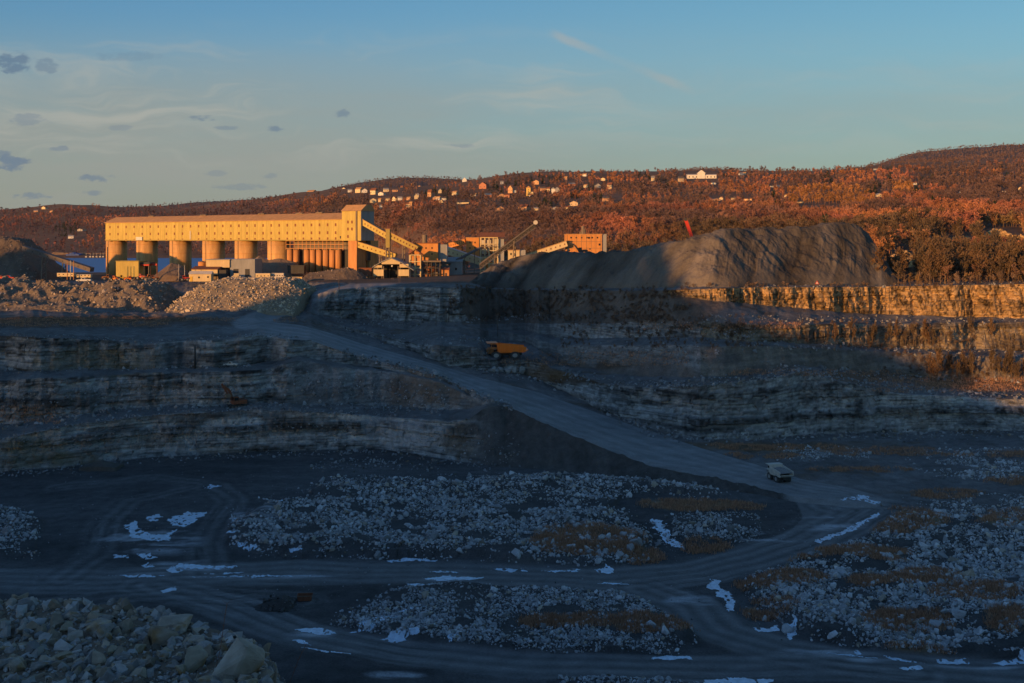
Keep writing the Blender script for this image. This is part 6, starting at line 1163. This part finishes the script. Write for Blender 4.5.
# thin bare stems on the near heap
for i, (x, y, tx_, ty_, nm) in enumerate([(216, 672, 228, 604, 'thin bare stem rising from the near rubble heap left of the largest boulder'), (287, 692, 306, 645, 'thin leaning stem at the right foot of the near rubble heap')]):
    P = Vector(heap_at(np.array([float(x)]), np.array([float(y)]))[0]); d = P.y; T_ = W(tx_, ty_, d); e = tag(empty('dead_weed', P), nm, 'plant'); m = MB(); pts = [P + (T_ - P) * t + Vector((math.sin(t * 5 + i) * .05, 0, 0)) for t in np.linspace(0, 1, 7)]
    for a, b in zip(pts[:-1], pts[1:]): m.cyl(a, b, .016, .013, n=6)
    part(m, 'stalk', M['rust'], e); m = MB()
    for t in (3, 4, 5, 6):
        for s in (-1, 1): m.cyl(pts[t], pts[t] + Vector((s * random.uniform(.1, .3), .05 * s, random.uniform(.15, .35))), .008, .004, n=5)
    part(m, 'twigs', M['rust'], e)
# warning sign below the stockpile
P = L1(817, 287.5); e = tag(empty('warning_sign', P), 'small red triangular warning sign at the foot of the stockpile', 'sign'); part(MB().cyl(P - Vector((0, 0, .4)), P + Vector((0, 0, 2.4)), .06, n=8), 'post', M['steel'], e); part(MB().prism([(P.x - 1, P.y - .1, P.z + 1.6), (P.x + 1, P.y - .1, P.z + 1.6), (P.x, P.y - .1, P.z + 3.3)], (0, .06, 0)), 'board', M['red'], e); part(MB().prism([(P.x - .55, P.y - .14, P.z + 1.85), (P.x + .55, P.y - .14, P.z + 1.85), (P.x, P.y - .14, P.z + 2.8)], (0, .03, 0)), 'face', M['white'], e)
# ------------------------------------------------------------------ unseen hill behind the viewer, its crest shaped to throw the pit into shade
ax, ay = math.sin(R(SUN_AZ)), math.cos(R(SUN_AZ))         # the way the light travels
tan_e = math.tan(R(SUN_EL))
RIDGE_AT = -300.0
def ridge_h(l): return np.interp(l, RL, RH)
RL = [-1500, -900, -830, -802, -765, -745, -720, -704, -600, -540, -520, -500, -474, -464, -454, -443, -425, -408, -393, -360, -325, -308, -290, -275, -262, -240, -207, -187, -150, -100, -50, 0, 300, 900]
RH = [90, 94, 98, 140, 140, 130, 122, 103, 103, 104, 99, 96, 95, 98, 110, 122, 134, 146, 152, 156, 158, 152, 143, 130, 122, 115, 109, 104, 92, 84, 100, 112, 112, 96]
la, ll = np.meshgrid(np.concatenate([np.linspace(-900, -340, 24), np.linspace(-330, -270, 9), np.linspace(-255, -10, 20)]), np.linspace(-1500, 900, 1400), indexing='ij')
crest = ridge_h(ll) - (7 * sstep(-345, -300, ll) + 5 * sstep(-260, -190, ll)) * sstep(60, 0, ll) + fbm(ll / 7., ll * 0, 80, 4) * 3.2
base_near = np.interp(ll, [-1500, -400, -60, 0, 60, 900], [40, 45, 60, 72.5, 60, 40])
hz = np.where(la <= RIDGE_AT, 40 + (crest - 40) * sstep(-900, RIDGE_AT, la), base_near + (crest - base_near) * sstep(-10, RIDGE_AT, la) ** 1.0)
hz += fbm(ll / 40., la / 40., 81, 4) * 2.0 * sstep(0, 80, np.abs(la - RIDGE_AT)) * sstep(-10, -60, la)
hx = ax * la + ay * ll; hy = ay * la - ax * ll
keep_v = ~((np.abs(hx) < 1e9) & (hy > 5) & (hx > -hy * 1.15))
nn = la.shape; iv = np.arange(la.size).reshape(nn)
hq = np.stack([iv[:-1, :-1], iv[:-1, 1:], iv[1:, 1:], iv[1:, :-1]], -1).reshape(-1, 4)
hq = hq[keep_v.ravel()[hq].all(1)]
hcol = np.array([.10, .075, .05]) * (1 + .3 * fbm(ll / 30., la / 30., 82, 3))[..., None]
tag(link('hill', raw_mesh('hill', np.stack([hx, hy, hz], -1).reshape(-1, 3), hq, hcol.reshape(-1, 3), True, [M['hill']])), kind='structure')

# unseen bare trees added on that crest to soften its shadow edge
nt_ = 1900; tl = rng.uniform(-345, 60, nt_); ta = rng.normal(RIDGE_AT, 9, nt_); tz = ridge_h(tl) - (7 * sstep(-345, -300, tl) + 5 * sstep(-260, -190, tl)) * sstep(60, 0, tl) - np.abs(ta - RIDGE_AT) * .12
th = np.clip(rng.normal(11, 3.5, nt_), 4, 19); tp = np.stack([ax * ta + ay * tl, ay * ta - ax * tl, tz - 1.0], -1)
V, T, Cc = merge(T_MID, rng.integers(0, 8, nt_), tp, rotz(rng.uniform(0, 6.28, nt_)), np.stack([th * .9, th * .9, th], -1), np.array([.12, .09, .07]) * rng.uniform(.7, 1.3, (nt_, 1)))
tag(link('shade_woods', raw_mesh('shade_woods', V, T, Cc, False, [M['tree']])), kind='stuff')

# ------------------------------------------------------------------ camera, sun, sky
scn = bpy.context.scene
cam = bpy.data.cameras.new('camera'); co = bpy.data.objects.new('camera', cam); C.objects.link(co)
co.location = (0, 0, H); co.rotation_euler = (R(90), 0, 0); cam.sensor_width = 36; cam.lens = 36 * F / 1024
cam.shift_y = -(341.5 - HY) / 1024; cam.clip_start = .5; cam.clip_end = 30000
scn.camera = co
sun = bpy.data.lights.new('sun', 'SUN'); so = bpy.data.objects.new('sun', sun); C.objects.link(so)
sun.energy = 5.0; sun.color = (1.0, .47, .14); sun.angle = R(.5)
dirv = Vector((ax * math.cos(R(SUN_EL)), ay * math.cos(R(SUN_EL)), -math.sin(R(SUN_EL))))
so.rotation_euler = dirv.to_track_quat('-Z', 'Y').to_euler(); so.location = (-300, -300, 300)

w = bpy.data.worlds.new('World'); scn.world = w; w.use_nodes = True
nt = w.node_tree; N = nt.nodes; bg = N['Background']; lk = nt.links.new
sky = N.new('ShaderNodeTexSky'); sky.sky_type = 'NISHITA'; sky.sun_disc = False; sky.sun_elevation = R(SUN_EL); sky.sun_rotation = R(180 + SUN_AZ)
sky.altitude = 100; sky.air_density = 1.0; sky.dust_density = .6; sky.ozone_density = 2.4
tc = N.new('ShaderNodeTexCoord'); sp = N.new('ShaderNodeSeparateXYZ'); lk(tc.outputs['Generated'], sp.inputs[0])
def math_n(op, a, b=None, c=None, clamp=False):
    n = N.new('ShaderNodeMath'); n.operation = op; n.use_clamp = clamp
    for i, v in enumerate((a, b, c)):
        if v is None: continue
        if isinstance(v, (int, float)): n.inputs[i].default_value = v
        else: lk(v, n.inputs[i])
    return n.outputs[0]
def mapr(v, a, b, c=0, d=1, sm=True):
    n = N.new('ShaderNodeMapRange'); n.interpolation_type = 'SMOOTHSTEP' if sm else 'LINEAR'
    for i, k in enumerate((a, b, c, d)): n.inputs[1 + i].default_value = k
    lk(v, n.inputs[0]); return n.outputs[0]
def mixc(f, a, b):
    n = N.new('ShaderNodeMix'); n.data_type = 'RGBA'
    lk(f, n.inputs[0])
    for i, v in ((6, a), (7, b)):
        if isinstance(v, tuple): n.inputs[i].default_value = v
        else: lk(v, n.inputs[i])
    return n.outputs[2]
yy = math_n('MAXIMUM', sp.outputs[1], .05)
u = math_n('DIVIDE', sp.outputs[0], yy); v = math_n('DIVIDE', sp.outputs[2], yy)     # direction ahead, as tangents of azimuth and height
ahead = mapr(sp.outputs[1], .1, .35)
cu = N.new('ShaderNodeCombineXYZ'); lk(u, cu.inputs[0]); lk(v, cu.inputs[1])
def noise(vec, sx, sy, sc, det=5, off=0):
    mp = N.new('ShaderNodeMapping'); mp.inputs['Scale'].default_value = (sx, sy, 1); mp.inputs['Location'].default_value = (off, off * .7, 0); lk(vec, mp.inputs[0])
    n = N.new('ShaderNodeTexNoise'); n.inputs['Scale'].default_value = sc; n.inputs['Detail'].default_value = det; n.inputs['Roughness'].default_value = .6; lk(mp.outputs[0], n.inputs['Vector']); return n.outputs[0]
hue = N.new('ShaderNodeVectorMath'); hue.operation = 'MULTIPLY'; lk(sky.outputs[0], hue.inputs[0]); hue.inputs[1].default_value = (.91, 1.07, 1.11)
lowt = N.new('ShaderNodeVectorMath'); lowt.operation = 'MULTIPLY'; lk(mixc(mapr(sp.outputs[2], .015, .17), (.82, .85, .92, 1), mixc(mapr(u, -.45, .35), (.93, 1.12, 1.30, 1), (.93, 1.03, 1.04, 1))), lowt.inputs[1]); lk(hue.outputs[0], lowt.inputs[0]); topt = N.new('ShaderNodeVectorMath'); topt.operation = 'MULTIPLY'; lk(mixc(mapr(sp.outputs[2], .22, .55), (1, 1, 1, 1), (1.03, .97, 1.06, 1)), topt.inputs[1]); lk(lowt.outputs[0], topt.inputs[0]); skyc = topt.outputs[0]
CLOUD = (2.45, 2.6, 2.4, 1)
thin = math_n('MULTIPLY', mapr(noise(cu.outputs[0], 1.0, 5.0, 3.2, 7), .42, .75), mapr(v, .19, .06))
veil = math_n('MULTIPLY', math_n('MULTIPLY', mapr(v, .22, .10), mapr(u, .35, -.4, .75, 1.25)), math_n('ADD', .42, math_n('MULTIPLY', mapr(noise(cu.outputs[0], .6, 4.0, 2.2, 6, 5), .3, .7), .35)))
thin = math_n('MULTIPLY', math_n('MAXIMUM', math_n('MULTIPLY', thin, .7), veil), ahead)
skyc = mixc(thin, skyc, CLOUD)
wp = N.new('ShaderNodeVectorMath'); wp.operation = 'ADD'; lk(cu.outputs[0], wp.inputs[0]); wn = N.new('ShaderNodeCombineXYZ'); lk(math_n('MULTIPLY', noise(cu.outputs[0], 1, 2, 5, 3, 2), .10), wn.inputs[1]); lk(wn.outputs[0], wp.inputs[1])
wisp = math_n('MULTIPLY', mapr(noise(wp.outputs[0], .9, 9.0, 4.2, 9, 11), .47, .68), mapr(noise(cu.outputs[0], 1.2, 3.0, 2.3, 3, 21), .34, .56))
wisp = math_n('MULTIPLY', math_n('MULTIPLY', wisp, mapr(v, .205, .15)), math_n('MULTIPLY', math_n('MULTIPLY', mapr(u, .25, -.1, .35, 1), mapr(v, .05, .09)), ahead))
skyc = mixc(math_n('MULTIPLY', wisp, .55), skyc, (3.5, 3.5, 3.1, 1))
# aircraft trail, brighter at its two ends
wv = noise(cu.outputs[0], 1, 1, 14, 4, 3)
t0 = ((550 - CX) / F, (HY - 33) / F); t1 = ((692, 90)[0] - CX) / F, (HY - 90) / F
dx, dy = t1[0] - t0[0], t1[1] - t0[1]; Ln = math.hypot(dx, dy)
al = math_n('ADD', math_n('MULTIPLY', math_n('SUBTRACT', u, t0[0]), dx / Ln), math_n('MULTIPLY', math_n('SUBTRACT', v, t0[1]), dy / Ln))
ac = math_n('ADD', math_n('MULTIPLY', math_n('SUBTRACT', u, t0[0]), -dy / Ln), math_n('MULTIPLY', math_n('SUBTRACT', v, t0[1]), dx / Ln))
ac = math_n('ABSOLUTE', math_n('ADD', ac, math_n('MULTIPLY', math_n('SUBTRACT', wv, .5), .012)))
tr = math_n('MULTIPLY', mapr(ac, .006, .001), math_n('MULTIPLY', mapr(al, -.005, .012), mapr(al, Ln + .01, Ln - .03)))
gap = math_n('ABSOLUTE', math_n('SUBTRACT', al, Ln * .52)); tr = math_n('MULTIPLY', math_n('MULTIPLY', tr, mapr(gap, .01, .05, .25, 1)), math_n('MULTIPLY', ahead, .42))
skyc = mixc(tr, skyc, (3.3, 3.2, 2.9, 1))
# a few small grey-blue cumulus shreds in the left half
pn = noise(cu.outputs[0], 1, 2.0, 60, 6, 7)
acc = None
for (px, py, a, b_, k) in [(14, 62, 24, 11, 1), (46, 66, 14, 8, .6), (10, 162, 20, 9, 1), (94, 178, 20, 5, .8), (28, 120, 26, 6, .45), (202, 118, 14, 3.5, .7), (228, 128, 14, 2.5, .5), (276, 128, 12, 5, .8), (344, 113, 9, 5, .7), (58, 149, 12, 3, .6), (122, 128, 16, 3, .35), (130, 56, 36, 5, .25), (460, 145, 20, 3, .4), (30, 196, 20, 3.5, .7), (92, 193, 12, 3, .6), (270, 176, 10, 5, .4), (215, 174, 12, 4, .35), (240, 186, 24, 4, .4), (2, 155, 12, 4, .7)]:
    e = math_n('ADD', math_n('POWER', math_n('MULTIPLY', math_n('SUBTRACT', u, (px - CX) / F), F / a), 2), math_n('POWER', math_n('MULTIPLY', math_n('SUBTRACT', v, (HY - py) / F), F / b_), 2))
    e = math_n('MULTIPLY', mapr(math_n('ADD', e, math_n('MULTIPLY', math_n('SUBTRACT', pn, .5), 5.5)), 1.0, .1), k)
    acc = e if acc is None else math_n('MAXIMUM', acc, e)
acc = math_n('MULTIPLY', acc, ahead)
skyc = mixc(math_n('MULTIPLY', acc, .75), skyc, (.85, 1.45, 2.2, 1))
lk(skyc, bg.inputs['Color']); bg.inputs['Strength'].default_value = .12

vs = scn.view_settings; vs.view_transform = 'Standard'; vs.look = 'None'; vs.gamma = 1; vs.use_curve_mapping = False; vs.exposure = .12
scn.cycles.max_bounces = 6; scn.cycles.use_denoising = True

# ------------------------------------------------------------------ the air itself
hb = MB().box(-12500, 12500, -1900, 9400, -12, 720).build('haze', None) if False else None
m = bpy.data.materials.new('haze'); m.use_nodes = True; nt = m.node_tree; nt.nodes.clear()
out = nt.nodes.new('ShaderNodeOutputMaterial'); pv = nt.nodes.new('ShaderNodeVolumePrincipled'); nt.links.new(pv.outputs[0], out.inputs['Volume'])
pv.inputs['Color'].default_value = (.80, .86, .98, 1); pv.inputs['Density'].default_value = .00001; pv.inputs['Anisotropy'].default_value = .1
tag(MB().box(-12500, 12500, -1900, 9400, -12, 720).build('haze', m), kind='stuff')
